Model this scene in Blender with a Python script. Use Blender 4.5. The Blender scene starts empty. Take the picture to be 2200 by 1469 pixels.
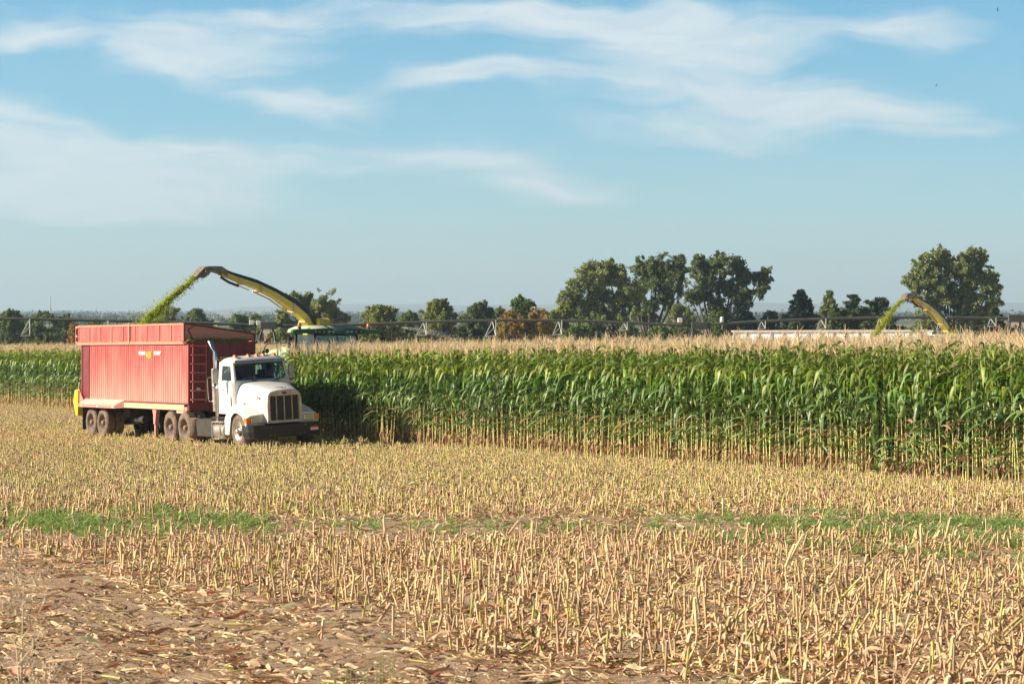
import bpy, math, random
import numpy as np
from mathutils import Vector, Matrix, Euler
R = math.radians
rnd = random.Random(7)
rng = np.random.default_rng(11)
S = bpy.context.scene
COL = S.collection

# ------------------------------------------------------------------ camera
cd = bpy.data.cameras.new('camera'); cam = bpy.data.objects.new('camera', cd); COL.objects.link(cam)
cam.location = (0, 0, 2.9); cam.rotation_euler = (R(90.266), 0, 0)
cd.sensor_width = 36; cd.lens = 90; cd.clip_end = 40000; cd.clip_start = .5
cd.dof.use_dof = True; cd.dof.focus_distance = 62; cd.dof.aperture_fstop = 9
S.camera = cam
S.view_settings.view_transform = 'Standard'; S.view_settings.look = 'None'
S.view_settings.exposure = 1.0; S.view_settings.gamma = 1
S.cycles.use_denoising = True
S.cycles.max_bounces = 6; S.cycles.transparent_max_bounces = 12
S.cycles.volume_bounces = 0

# ------------------------------------------------------------------ sun and sky
SUN_EL, SUN_AZ = 25.5, 264.0          # azimuth clockwise from +Y
sd = bpy.data.lights.new('sun', 'SUN'); sun = bpy.data.objects.new('sun', sd); COL.objects.link(sun)
sd.energy = 5.0; sd.angle = R(.5); sd.color = (1, .89, .74)
tos = Vector((math.sin(R(SUN_AZ))*math.cos(R(SUN_EL)), math.cos(R(SUN_AZ))*math.cos(R(SUN_EL)), math.sin(R(SUN_EL))))
sun.rotation_euler = tos.to_track_quat('Z', 'Y').to_euler(); sun.location = tos*60

w = bpy.data.worlds.new('World'); S.world = w; w.use_nodes = True
nt = w.node_tree; nt.nodes.clear(); N = nt.nodes.new; K = nt.links.new
def node(t, **kw):
    n = N(t)
    for k, v in kw.items(): setattr(n, k, v)
    return n
def mth(op, a, b=None, c=None, clamp=False):
    n = node('ShaderNodeMath', operation=op, use_clamp=clamp)
    for i, v in enumerate((a, b, c)):
        if v is None: continue
        if isinstance(v, (int, float)): n.inputs[i].default_value = v
        else: K(v, n.inputs[i])
    return n.outputs[0]
sky = node('ShaderNodeTexSky', sky_type='NISHITA', sun_disc=False)
sky.sun_elevation = R(SUN_EL); sky.sun_rotation = R(SUN_AZ); sky.air_density = 1.0; sky.dust_density = 1.0; sky.ozone_density = 1.6
tc = node('ShaderNodeTexCoord'); sep = node('ShaderNodeSeparateXYZ'); K(tc.outputs['Generated'], sep.inputs[0])
az = mth('ARCTAN2', sep.outputs[0], sep.outputs[1]); el = mth('ARCSINE', sep.outputs[2])
uv = node('ShaderNodeCombineXYZ'); K(az, uv.inputs[0]); K(el, uv.inputs[1])
# colour of the clear sky by height (fair late-summer haze low down, cyan blue above), darkened overhead to cut ambient fill
ramp = node('ShaderNodeValToRGB'); K(mth('MULTIPLY', el, 1/.6, clamp=True), ramp.inputs[0])
RAMP = [(0.0, (1.50,1.76,1.88)), (.04,(1.45,1.78,1.98)), (.085, (1.12,1.66,1.98)), (.15, (.66,1.38,1.80)), (.235, (.44,1.22,1.62)), (.31, (.28,.62,.9)), (.45, (.12,.22,.36)), (1, (.13,.19,.3))]
er = ramp.color_ramp
while len(er.elements) < len(RAMP): er.elements.new(.5)
for e, (p, c) in zip(er.elements, RAMP): e.position = p; e.color = (*c, 1)
tint = node('ShaderNodeMix', data_type='RGBA', blend_type='MULTIPLY'); tint.inputs[0].default_value = 1
K(sky.outputs[0], tint.inputs[6]); K(ramp.outputs[0], tint.inputs[7])
# thin cirrus: stretched, warped noise inside soft drifting banks
def noise(vec, scale, detail=4, rough=.55, sx=1, sy=1, rot=0):
    mp = node('ShaderNodeMapping'); mp.inputs['Scale'].default_value = (sx, sy, 1); mp.inputs['Rotation'].default_value = (0, 0, rot); K(vec, mp.inputs[0])
    n = node('ShaderNodeTexNoise'); n.inputs['Scale'].default_value = scale; n.inputs['Detail'].default_value = detail; n.inputs['Roughness'].default_value = rough
    K(mp.outputs[0], n.inputs[0]); return n
wn = noise(uv.outputs[0], 14, 3, .5, 1, 2.6)
wv = node('ShaderNodeVectorMath', operation='SUBTRACT'); K(wn.outputs[1], wv.inputs[0]); wv.inputs[1].default_value = (.5, .5, .5)
ws = node('ShaderNodeVectorMath', operation='MULTIPLY'); K(wv.outputs[0], ws.inputs[0]); ws.inputs[1].default_value = (.075, .03, 0)
uw = node('ShaderNodeVectorMath', operation='ADD'); K(uv.outputs[0], uw.inputs[0]); K(ws.outputs[0], uw.inputs[1])
BANKS = [(430,105,330,85,-.04,1.1),(60,75,190,50,0,.75),(1020,172,230,34,.0,1.0),(1500,95,420,95,-.03,1.05),(1760,225,360,62,-.10,1.0),
 (680,222,190,55,-.05,.9),(40,270,330,60,-.12,1.15),(390,335,440,70,-.06,1.15),(180,400,640,85,-.03,1.0),(1000,335,330,62,-.05,.85),(1180,410,380,55,.0,.55),
 (1480,280,480,45,-.02,.65),(880,60,420,50,-.03,.6),(1950,60,260,50,.05,.65),(2050,290,260,40,.02,.3),(1250,30,500,45,.0,.7),(1350,190,420,70,-.05,.55),(550,30,300,35,.05,.5),(300,470,500,40,0,.3),(-900,200,900,90,0,.9),(3300,180,900,110,0,.9),
 (1100,-500,1500,160,.05,.8),(300,-1200,1800,250,-.05,.7)]
tot = None
for (px, py, a, b, r, s_) in BANKS:
    mp = node('ShaderNodeMapping', vector_type='TEXTURE')
    mp.inputs['Location'].default_value = ((px-1100)/5500, (760-py)/5500, 0); mp.inputs['Rotation'].default_value = (0, 0, r)
    mp.inputs['Scale'].default_value = (a*1.3/5500, b*1.4/5500, 1); K(uw.outputs[0], mp.inputs[0])
    g = node('ShaderNodeTexGradient', gradient_type='QUADRATIC_SPHERE'); K(mp.outputs[0], g.inputs[0])
    v = mth('MULTIPLY', g.outputs[1], s_*2.0)
    tot = v if tot is None else mth('ADD', tot, v)
n1 = noise(uw.outputs[0], 9, 8, .66, 1, 5.0, -.10); n2 = noise(uw.outputs[0], 34, 8, .68, 1, 6.5, .16)
nn = mth('ADD', mth('MULTIPLY', n1.outputs[0], .95), mth('MULTIPLY', n2.outputs[0], .35))
mod = mth('MULTIPLY_ADD', nn, 3.0, -1.2, clamp=True)
cs_ = mth('ADD', mth('MINIMUM', mth('MULTIPLY', tot, .95), 1.0), mth('ADD', mth('MULTIPLY_ADD', n1.outputs[0], 1.9, -.95), mth('MULTIPLY_ADD', n2.outputs[0], .85, -.42)))
mrc = node('ShaderNodeMapRange', interpolation_type='SMOOTHSTEP'); mrc.inputs[1].default_value = .0; mrc.inputs[2].default_value = 1.45; K(cs_, mrc.inputs[0])
cl = mth('MULTIPLY', mrc.outputs[0], .95, clamp=True)
veil = mth('MULTIPLY', mth('MULTIPLY_ADD', n1.outputs[0], 1.6, -.5, clamp=True), mth('MULTIPLY_ADD', el, -.8, .24, clamp=True))
fac = mth('MAXIMUM', cl, veil)
cm = node('ShaderNodeMix', data_type='RGBA'); K(fac, cm.inputs[0]); K(tint.outputs[2], cm.inputs[6])
CLOUD = (8.3, 9.0, 9.3); cm.inputs[7].default_value = (*CLOUD, 1)
bg = node('ShaderNodeBackground'); bg.inputs[1].default_value = .05; K(cm.outputs[2], bg.inputs[0])
wo = node('ShaderNodeOutputWorld'); K(bg.outputs[0], wo.inputs[0])

# ------------------------------------------------------------------ helpers
def mat(name, col, rough=.6, metal=0, var=0, vscale=8, col2=None, bump=0, bscale=60, island=0, trans=0, spec=.5, stretch=(1,1,1), coat=0, emit=None, objrand=0, dust=None):
    m = bpy.data.materials.new(name); m.use_nodes = True; t = m.node_tree; b = t.nodes['Principled BSDF']; L = t.links.new
    b.inputs['Roughness'].default_value = rough; b.inputs['Metallic'].default_value = metal; b.inputs['Specular IOR Level'].default_value = spec
    b.inputs['Coat Weight'].default_value = coat; b.inputs['Base Color'].default_value = (*col, 1)
    cur = None
    if col2 is not None or var:
        c2 = col2 if col2 is not None else tuple(c*(1-var) for c in col)
        tcn = t.nodes.new('ShaderNodeTexCoord'); mp = t.nodes.new('ShaderNodeMapping'); mp.inputs['Scale'].default_value = stretch; L(tcn.outputs['Object'], mp.inputs[0])
        n = t.nodes.new('ShaderNodeTexNoise'); n.inputs['Scale'].default_value = vscale; n.inputs['Detail'].default_value = 6; n.inputs['Roughness'].default_value = .65; L(mp.outputs[0], n.inputs[0])
        cr = t.nodes.new('ShaderNodeMapRange'); cr.inputs[1].default_value = .36; cr.inputs[2].default_value = .64; L(n.outputs[0], cr.inputs[0])
        mx = t.nodes.new('ShaderNodeMix'); mx.data_type = 'RGBA'; L(cr.outputs[0], mx.inputs[0]); mx.inputs[6].default_value = (*col, 1); mx.inputs[7].default_value = (*c2, 1)
        cur = mx.outputs[2]
    if dust:       # road dust caked on the lower part: colour, height where it fades out, height where it is thickest
        tcn = t.nodes.new('ShaderNodeTexCoord'); sz = t.nodes.new('ShaderNodeSeparateXYZ'); L(tcn.outputs['Object'], sz.inputs[0]); nd_ = t.nodes.new('ShaderNodeTexNoise'); nd_.inputs['Scale'].default_value = 1.3; nd_.inputs['Detail'].default_value = 7; mp2 = t.nodes.new('ShaderNodeMapping'); mp2.inputs['Scale'].default_value = (2.5,2.5,.5); L(tcn.outputs['Object'], mp2.inputs[0]); L(mp2.outputs[0], nd_.inputs[0])
        ad_ = t.nodes.new('ShaderNodeMath'); ad_.operation = 'MULTIPLY_ADD'; L(nd_.outputs[0], ad_.inputs[0]); ad_.inputs[1].default_value = -2.2; L(sz.outputs[2], ad_.inputs[2]); ad2 = t.nodes.new('ShaderNodeMath'); ad2.inputs[1].default_value = 1.1; L(ad_.outputs[0], ad2.inputs[0])
        rg = t.nodes.new('ShaderNodeMapRange'); rg.inputs[1].default_value = dust[1]; rg.inputs[2].default_value = dust[2]; rg.inputs[4].default_value = .8; L(ad2.outputs[0], rg.inputs[0]); md_ = t.nodes.new('ShaderNodeMix'); md_.data_type = 'RGBA'; L(rg.outputs[0], md_.inputs[0]); L(cur, md_.inputs[6]); md_.inputs[7].default_value = (*dust[0], 1); cur = md_.outputs[2]
    if island or objrand:
        h = t.nodes.new('ShaderNodeHueSaturation')
        if island: src = t.nodes.new('ShaderNodeNewGeometry').outputs['Random Per Island']
        else: src = t.nodes.new('ShaderNodeObjectInfo').outputs['Random']
        k = island or objrand
        r1 = t.nodes.new('ShaderNodeMapRange'); r1.inputs[3].default_value = 1-k; r1.inputs[4].default_value = 1+k; L(src, r1.inputs[0]); L(r1.outputs[0], h.inputs['Value'])
        f = t.nodes.new('ShaderNodeMath'); f.operation = 'MULTIPLY'; f.inputs[1].default_value = 7.31; L(src, f.inputs[0])
        f2 = t.nodes.new('ShaderNodeMath'); f2.operation = 'FRACT'; L(f.outputs[0], f2.inputs[0])
        r2 = t.nodes.new('ShaderNodeMapRange'); r2.inputs[3].default_value = .5-k*.05; r2.inputs[4].default_value = .5+k*.05; L(f2.outputs[0], r2.inputs[0]); L(r2.outputs[0], h.inputs['Hue'])
        if cur: L(cur, h.inputs['Color'])
        else: h.inputs['Color'].default_value = (*col, 1)
        cur = h.outputs[0]
    if cur: L(cur, b.inputs['Base Color'])
    if bump:
        tcn = t.nodes.new('ShaderNodeTexCoord'); n = t.nodes.new('ShaderNodeTexNoise'); n.inputs['Scale'].default_value = bscale; n.inputs['Detail'].default_value = 5; L(tcn.outputs['Object'], n.inputs[0])
        bp = t.nodes.new('ShaderNodeBump'); bp.inputs['Strength'].default_value = bump; bp.inputs['Distance'].default_value = .02; L(n.outputs[0], bp.inputs['Height']); L(bp.outputs[0], b.inputs['Normal'])
    if trans:
        tr = t.nodes.new('ShaderNodeBsdfTranslucent'); ms = t.nodes.new('ShaderNodeMixShader'); ms.inputs[0].default_value = trans
        if cur:
            g = t.nodes.new('ShaderNodeMix'); g.data_type = 'RGBA'; g.blend_type = 'MULTIPLY'; g.inputs[0].default_value = 1; L(cur, g.inputs[6]); g.inputs[7].default_value = (1.5, 1.7, .7, 1) if col[1] > col[0] else (1.25, 1.1, .95, 1); L(g.outputs[2], tr.inputs[0])
        else: tr.inputs[0].default_value = (*[min(1, c*1.6) for c in col], 1)
        out = t.nodes['Material Output']; L(b.outputs[0], ms.inputs[1]); L(tr.outputs[0], ms.inputs[2]); L(ms.outputs[0], out.inputs[0])
    if emit: b.inputs['Emission Color'].default_value = (*emit, 1); b.inputs['Emission Strength'].default_value = 1
    return m
def glassmat(name, tintc=(.5,.6,.62), base=.06):
    m = bpy.data.materials.new(name); m.use_nodes = True; t = m.node_tree; t.nodes.clear(); L = t.links.new
    tr = t.nodes.new('ShaderNodeBsdfTransparent'); tr.inputs[0].default_value = (*tintc, 1)
    gl = t.nodes.new('ShaderNodeBsdfGlossy'); gl.inputs['Roughness'].default_value = .03
    fr = t.nodes.new('ShaderNodeFresnel'); fr.inputs[0].default_value = 1.5
    ad = t.nodes.new('ShaderNodeMath'); ad.inputs[1].default_value = base; L(fr.outputs[0], ad.inputs[0])
    mx = t.nodes.new('ShaderNodeMixShader'); L(ad.outputs[0], mx.inputs[0]); L(tr.outputs[0], mx.inputs[1]); L(gl.outputs[0], mx.inputs[2])
    o = t.nodes.new('ShaderNodeOutputMaterial'); L(mx.outputs[0], o.inputs[0]); return m

class MB:
    def __init__(s): s.v = []; s.f = []; s.m = []; s.sm = []
    def add(s, vs, fs, mi=0, smooth=False):
        o = len(s.v); s.v += [tuple(map(float, p)) for p in vs]
        for f in fs: s.f.append(tuple(i+o for i in f)); s.m.append(mi); s.sm.append(smooth)
        return s
    def box(s, a, b, mi=0):
        (x0,y0,z0),(x1,y1,z1) = a, b
        return s.add([(x0,y0,z0),(x1,y0,z0),(x1,y1,z0),(x0,y1,z0),(x0,y0,z1),(x1,y0,z1),(x1,y1,z1),(x0,y1,z1)],
              [(3,2,1,0),(4,5,6,7),(0,1,5,4),(1,2,6,5),(2,3,7,6),(3,0,4,7)], mi)
    def prism(s, poly, axis, a, b, mi=0, smooth=False):     # poly in the two other axes
        n = len(poly)
        def P(p, c):
            return {'x': (c, p[0], p[1]), 'y': (p[0], c, p[1]), 'z': (p[0], p[1], c)}[axis]
        vs = [P(p, a) for p in poly]+[P(p, b) for p in poly]
        return s.add(vs, [tuple(range(n))[::-1], tuple(range(n, 2*n))]+[(i, (i+1) % n, n+(i+1) % n, n+i) for i in range(n)], mi, smooth)
    def tube(s, pts, r, n=8, mi=0, cap=True, smooth=True, flat=None):
        pts = [Vector(p) for p in pts]; rs = r if isinstance(r, (list, tuple)) else [r]*len(pts)
        vs = []; up = Vector((0, 0, 1))
        for i, p in enumerate(pts):
            d = (pts[min(i+1, len(pts)-1)]-pts[max(i-1, 0)]).normalized()
            u = d.cross(up if abs(d.z) < .95 else Vector((0, 1, 0))).normalized(); v = d.cross(u).normalized()
            for k in range(n):
                a = 2*math.pi*k/n; vs.append(p+(u*math.cos(a)+v*math.sin(a))*rs[i])
        fs = [(i*n+k, i*n+(k+1) % n, (i+1)*n+(k+1) % n, (i+1)*n+k) for i in range(len(pts)-1) for k in range(n)]
        s.add(vs, fs, mi, smooth)
        if cap: s.add(vs[:n], [tuple(range(n))], mi); s.add(vs[-n:], [tuple(range(n))[::-1]], mi)
        return s
    def lathe(s, prof, c, axis='y', n=32, mi=0, smooth=True):   # prof: (radius, along)
        vs = []
        for (r, h) in prof:
            for k in range(n):
                a = 2*math.pi*k/n; x, y = r*math.cos(a), r*math.sin(a)
                vs.append({'y': (c[0]+x, c[1]+h, c[2]+y), 'z': (c[0]+x, c[1]+y, c[2]+h), 'x': (c[0]+h, c[1]+x, c[2]+y)}[axis])
        m = len(prof)
        return s.add(vs, [(i*n+k, i*n+(k+1) % n, (i+1)*n+(k+1) % n, (i+1)*n+k) for i in range(m-1) for k in range(n)], mi, smooth)
    def grid(s, rows, mi=0, smooth=True):
        n = len(rows[0]); vs = [p for r in rows for p in r]
        return s.add(vs, [(i*n+k, i*n+k+1, (i+1)*n+k+1, (i+1)*n+k) for i in range(len(rows)-1) for k in range(n-1)], mi, smooth)
    def ring(s, outer, inner, mi=0):        # frame between two quads
        return s.add(list(outer)+list(inner), [(i, (i+1) % 4, 4+(i+1) % 4, 4+i) for i in range(4)], mi)
    def mesh(s, name, mats):
        me = bpy.data.meshes.new(name); me.from_pydata(s.v, [], s.f); me.update()
        for m in (mats if isinstance(mats, (list, tuple)) else [mats]): me.materials.append(m)
        me.polygons.foreach_set('material_index', s.m); me.polygons.foreach_set('use_smooth', s.sm)
        return me
    def build(s, name, mats, parent=None, bevel=0, solid=0, off=-1, sub=0, seg=2):
        o = bpy.data.objects.new(name, s.mesh(name, mats)); COL.objects.link(o); o.parent = parent
        if solid: q = o.modifiers.new('solid', 'SOLIDIFY'); q.thickness = solid; q.offset = off
        if bevel: q = o.modifiers.new('bevel', 'BEVEL'); q.width = bevel; q.segments = seg; q.limit_method = 'ANGLE'; q.angle_limit = R(35); q.harden_normals = False
        if sub: q = o.modifiers.new('sub', 'SUBSURF'); q.levels = q.render_levels = sub
        return o
def tag(o, label=None, cat=None, group=None, kind=None):
    for k, v in (('label', label), ('category', cat), ('group', group), ('kind', kind)):
        if v: o[k] = v
    return o
def empty(name, loc=(0,0,0), rot=(0,0,0), label=None, cat=None, group=None):
    o = bpy.data.objects.new(name, None); COL.objects.link(o); o.location = loc; o.rotation_euler = rot; o.empty_display_size = .2
    return tag(o, label, cat, group)
def copy_tree(o, parent=None):
    c = o.copy(); COL.objects.link(c); c.parent = parent
    for k in [x for x in o.children]: copy_tree(k, c)
    return c
def text_mesh(body, size, depth=.004):
    cu = bpy.data.curves.new('t', 'FONT'); cu.body = body; cu.size = size; cu.extrude = depth; cu.align_x = 'LEFT'
    cu.offset = size*.012
    o = bpy.data.objects.new('t', cu); COL.objects.link(o); bpy.context.view_layer.update()
    me = bpy.data.meshes.new_from_object(o.evaluated_get(bpy.context.evaluated_depsgraph_get())); bpy.data.objects.remove(o); return me

def scatter(name, protos, pos, rot, scl, idx, label, cat, kind='stuff', group=None):
    """one object whose vertices carry copies of the small meshes"""
    kit = bpy.data.collections.new(name+'_kit')
    for i, me in enumerate(protos):
        p = bpy.data.objects.new('%s_kind_%02d' % (name, i), me); kit.objects.link(p)
    n = len(pos); me = bpy.data.meshes.new(name); me.vertices.add(n); me.vertices.foreach_set('co', np.asarray(pos, dtype=np.float32).ravel())
    for nm, ty, arr in (('rot', 'FLOAT_VECTOR', rot), ('scl', 'FLOAT_VECTOR', scl), ('idx', 'INT', idx)):
        at = me.attributes.new(nm, ty, 'POINT')
        at.data.foreach_set('vector' if ty == 'FLOAT_VECTOR' else 'value', np.asarray(arr, dtype=np.int32 if ty == 'INT' else np.float32).ravel())
    for p in protos:
        for m in p.materials:
            if m.name not in [x.name for x in me.materials if x]: me.materials.append(m)
    o = bpy.data.objects.new(name, me); COL.objects.link(o)
    g = bpy.data.node_groups.new(name+'_scatter', 'GeometryNodeTree')
    g.interface.new_socket('Geometry', in_out='INPUT', socket_type='NodeSocketGeometry'); g.interface.new_socket('Geometry', in_out='OUTPUT', socket_type='NodeSocketGeometry')
    A = g.nodes.new; L = g.links.new
    gi = A('NodeGroupInput'); go = A('NodeGroupOutput'); ip = A('GeometryNodeInstanceOnPoints'); ci = A('GeometryNodeCollectionInfo')
    ci.inputs['Collection'].default_value = kit; ci.inputs['Separate Children'].default_value = True; ci.inputs['Reset Children'].default_value = True
    mp = A('GeometryNodeMeshToPoints'); L(gi.outputs[0], mp.inputs[0]); L(mp.outputs[0], ip.inputs['Points']); L(ci.outputs[0], ip.inputs['Instance']); ip.inputs['Pick Instance'].default_value = True
    def attr(nm, ty):
        a = A('GeometryNodeInputNamedAttribute'); a.data_type = ty; a.inputs['Name'].default_value = nm
        return a.outputs['Attribute']
    e2r = A('FunctionNodeEulerToRotation'); L(attr('rot', 'FLOAT_VECTOR'), e2r.inputs[0]); L(e2r.outputs[0], ip.inputs['Rotation'])
    L(attr('scl', 'FLOAT_VECTOR'), ip.inputs['Scale']); L(attr('idx', 'INT'), ip.inputs['Instance Index'])
    L(ip.outputs[0], go.inputs[0])
    md = o.modifiers.new('scatter', 'NODES'); md.node_group = g
    return tag(o, label, cat, group, kind)

def px(x, y, d, H=2.9): return Vector(((x-1100)/5500*d, d, H+(760-y)/5500*d))
def terrain(x, y):
    t = np.clip((y-330)/500, 0, 1)
    return np.where(y < 330, 0, (y-330)*.0168*t*t*(3-2*t)+1.2*np.sin(x/160+y/310)*t)

# field frame: s runs along the rows toward the camera, q across them into the standing corn
P0 = np.array([-4.55, 84.0]); ES = np.array([.5, -.8660]); EQ = np.array([.8660, .5])
def sq(s, q): return P0+s*ES+q*EQ

# ------------------------------------------------------------------ ground
def soil_material():
    m = bpy.data.materials.new('field_soil'); m.use_nodes = True; t = m.node_tree; b = t.nodes['Principled BSDF']; L = t.links.new; A = t.nodes.new
    tcn = A('ShaderNodeTexCoord')
    def nz(scale, detail=6, rough=.6, stretch=(1,1,1), rz=0):
        mp = A('ShaderNodeMapping'); mp.inputs['Scale'].default_value = stretch; mp.inputs['Rotation'].default_value = (0,0,rz); L(tcn.outputs['Object'], mp.inputs[0])
        n = A('ShaderNodeTexNoise'); n.inputs['Scale'].default_value = scale; n.inputs['Detail'].default_value = detail; n.inputs['Roughness'].default_value = rough; L(mp.outputs[0], n.inputs[0]); return n.outputs[0]
    def rp(v, stops):
        r = A('ShaderNodeValToRGB'); e = r.color_ramp
        while len(e.elements) < len(stops): e.elements.new(.5)
        for x, (p, c) in zip(e.elements, stops): x.position = p; x.color = (*c, 1)
        L(v, r.inputs[0]); return r.outputs[0]
    near = rp(nz(1.3, 9, .68), [(.3, (.38,.26,.16)), (.5, (.60,.43,.285)), (.7, (.74,.555,.39))])
    fine = rp(nz(38, 4, .7), [(.35, (.72,.70,.68)), (.65, (1.12,1.1,1.08))])
    mm = A('ShaderNodeMix'); mm.data_type = 'RGBA'; mm.blend_type = 'MULTIPLY'; mm.inputs[0].default_value = 1; L(near, mm.inputs[6]); L(fine, mm.inputs[7])
    far = rp(nz(.0045, 3, .45, (1, .30, 1), .18), [(.36, (.05,.085,.035)), (.44, (.10,.13,.05)), (.50, (.36,.27,.15)), (.57, (.42,.32,.19)), (.61, (.13,.14,.06)), (.68, (.30,.22,.13))])
    sp = A('ShaderNodeSeparateXYZ'); L(tcn.outputs['Object'], sp.inputs[0])
    mr = A('ShaderNodeMapRange'); mr.inputs[1].default_value = 220; mr.inputs[2].default_value = 420; L(sp.outputs[1], mr.inputs[0])
    mx = A('ShaderNodeMix'); mx.data_type = 'RGBA'; L(mr.outputs[0], mx.inputs[0]); L(mm.outputs[2], mx.inputs[6]); L(far, mx.inputs[7]); L(mx.outputs[2], b.inputs['Base Color'])
    b.inputs['Roughness'].default_value = .95; b.inputs['Specular IOR Level'].default_value = .15
    ad = A('ShaderNodeMath'); ad.operation = 'MULTIPLY_ADD'; L(nz(9, 8, .7), ad.inputs[0]); ad.inputs[1].default_value = 1.0; L(nz(60, 3, .7), ad.inputs[2])
    bp = A('ShaderNodeBump'); bp.inputs['Strength'].default_value = .8; bp.inputs['Distance'].default_value = .08; L(ad.outputs[0], bp.inputs['Height']); L(bp.outputs[0], b.inputs['Normal'])
    return m
def make_ground():
    ys = np.concatenate([np.linspace(-60, 14, 12), np.arange(14.5, 62, .30), np.arange(62, 170, 2.0), np.geomspace(172, 11500, 90)])
    nx = 181; rows = []
    for y in ys:
        half = 34 if y < 62 else max(60., y*.55+60)
        blend = max(0, min(1, (y-55)/40)); half = 34+(half-34)*blend if y < 95 else half
        u = np.linspace(-1, 1, nx); rows.append(np.stack([np.sign(u)*np.abs(u)**1.15*half, np.full(nx, y)], 1))
    P = np.array(rows); x, y = P[..., 0], P[..., 1]
    z = terrain(x, y)
    near = np.clip((64-y)/15, 0, 1)*np.clip((y-12)/3, 0, 1)
    z = z+near*(.035*np.sin(x*1.7+2*np.sin(y*.9))*np.sin(y*1.3+x*.5)+.02*np.sin(x*5.1+y*2.3)*np.sin(y*4.3-x))
    z += near*rng.normal(0, .008, z.shape)
    q = (x-P0[0])*EQ[0]+(y-P0[1])*EQ[1]
    for qt in (-27.6, -29.6):                      # wheel ruts on the bare headland
        z -= near*.07*np.exp(-((q-qt-.15*np.sin(y*.3))/.28)**2)
    m = MB(); m.grid([[tuple(p) for p in r] for r in np.dstack([P, z[..., None]])])
    skirt = 400
    # far side fans so that the ground has no visible edge to the left and right
    o = m.build('ground', soil_material()); return tag(o, kind='structure')
make_ground()
sm = MB(); sm.add([(-900,-60,-.02),(-33,-60,-.02),(-33,170,-.02),(-900,170,-.02)], [(0,1,2,3)]); sm.add([(33,-60,-.02),(900,-60,-.02),(900,170,-.02),(33,170,-.02)], [(0,1,2,3)])
tag(sm.build('outer_field_ground', bpy.data.materials['field_soil']), kind='structure')

# far ridges
def ridge(name, y0, depth, amp, seed, base, col, col2):
    g = np.random.default_rng(seed); ph = g.uniform(0, 6.3, 8); xs = np.linspace(-.75, .75, 220)*y0; rows = []
    for j in range(9):
        t = j/8; y = y0+depth*t; prof = math.sin(t*math.pi*.5)
        h = sum(math.pow(.62, k)*np.sin(xs/y0*(9*1.75**k)+ph[k]) for k in range(7))
        h = base+amp*(.5+.28*h); h = np.maximum(h, base*.6)
        rows.append([(a, y, float(terrain(np.array(0.), np.array(y0*1.)))-40+(b+40)*prof) for a, b in zip(xs, h)])
    m = MB(); m.grid(rows); return tag(m.build(name, mat(name+'_cover', col, .95, col2=col2, vscale=.0011, stretch=(1, 2.5, 1))), kind='structure')
ridge('hills', 8200, 1600, 60, 3, 12, (.22,.19,.12), (.10,.12,.06))
ridge('far_hills', 10400, 1000, 85, 9, 12, (.20,.18,.12), (.11,.12,.07))

# ------------------------------------------------------------------ crop materials
M = {}
M['leaf'] = mat('corn_leaf', (.070,.140,.014), .42, col2=(.21,.29,.12), vscale=7, island=.5, trans=.20, spec=.45, stretch=(1,1,.25))  # greyish second tone paints the sheen highlights into the leaf colour
M['leaf_top'] = mat('corn_leaf_upper', (.26,.33,.06), .5, col2=(.13,.22,.04), vscale=7, island=.5, trans=.28, spec=.45, stretch=(1,1,.25))
M['leaf_dry'] = mat('corn_leaf_dry', (.46,.30,.15), .8, col2=(.30,.17,.08), vscale=10, island=.3, trans=.2)
M['leaf_yel'] = mat('corn_leaf_yellowing', (.34,.31,.05), .6, island=.3, trans=.25)
M['stalk'] = mat('corn_stalk', (.33,.36,.11), .55, col2=(.45,.36,.17), vscale=6, objrand=.25)
M['stalk_low'] = mat('corn_stalk_lower', (.60,.62,.20), .6, col2=(.60,.48,.25), vscale=5, objrand=.25, stretch=(1,1,.5))
M['tassel'] = mat('corn_tassel', (.82,.66,.41), .8, island=.2, trans=.2)
M['ear'] = mat('corn_husk', (.50,.52,.17), .6, var=.25, vscale=20, objrand=.2)
M['silk'] = mat('corn_silk', (.12,.05,.025), .8)
M['st_fresh'] = mat('stub_fresh', (.47,.45,.10), .6, col2=(.50,.36,.13), vscale=7, objrand=.38)
M['st_dry'] = mat('stub_dry', (.74,.54,.28), .75, col2=(.46,.29,.15), vscale=11, objrand=.38, stretch=(1,1,.3))
M['st_green'] = mat('stub_green', (.46,.44,.13), .6, objrand=.2)
M['pith'] = mat('stub_cut_pith', (.78,.72,.46), .8)
M['husk_pale'] = mat('litter_pale', (.82,.66,.43), .8, col2=(.62,.45,.26), vscale=12, objrand=.2, trans=.12)
M['husk_red'] = mat('litter_red', (.44,.20,.11), .7, col2=(.50,.26,.16), vscale=12, objrand=.3, trans=.12)
M['husk_tan'] = mat('litter_tan', (.62,.45,.24), .8, col2=(.40,.25,.13), vscale=12, objrand=.25, trans=.12)
M['husk_green'] = mat('litter_green', (.36,.40,.20), .7, objrand=.3, trans=.1)
M['weed'] = mat('weed_green', (.28,.37,.13), .55, island=.35, trans=.25)
M['clod'] = mat('soil_clod', (.27,.175,.11), .95, objrand=.25, bump=.5, bscale=30)

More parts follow.
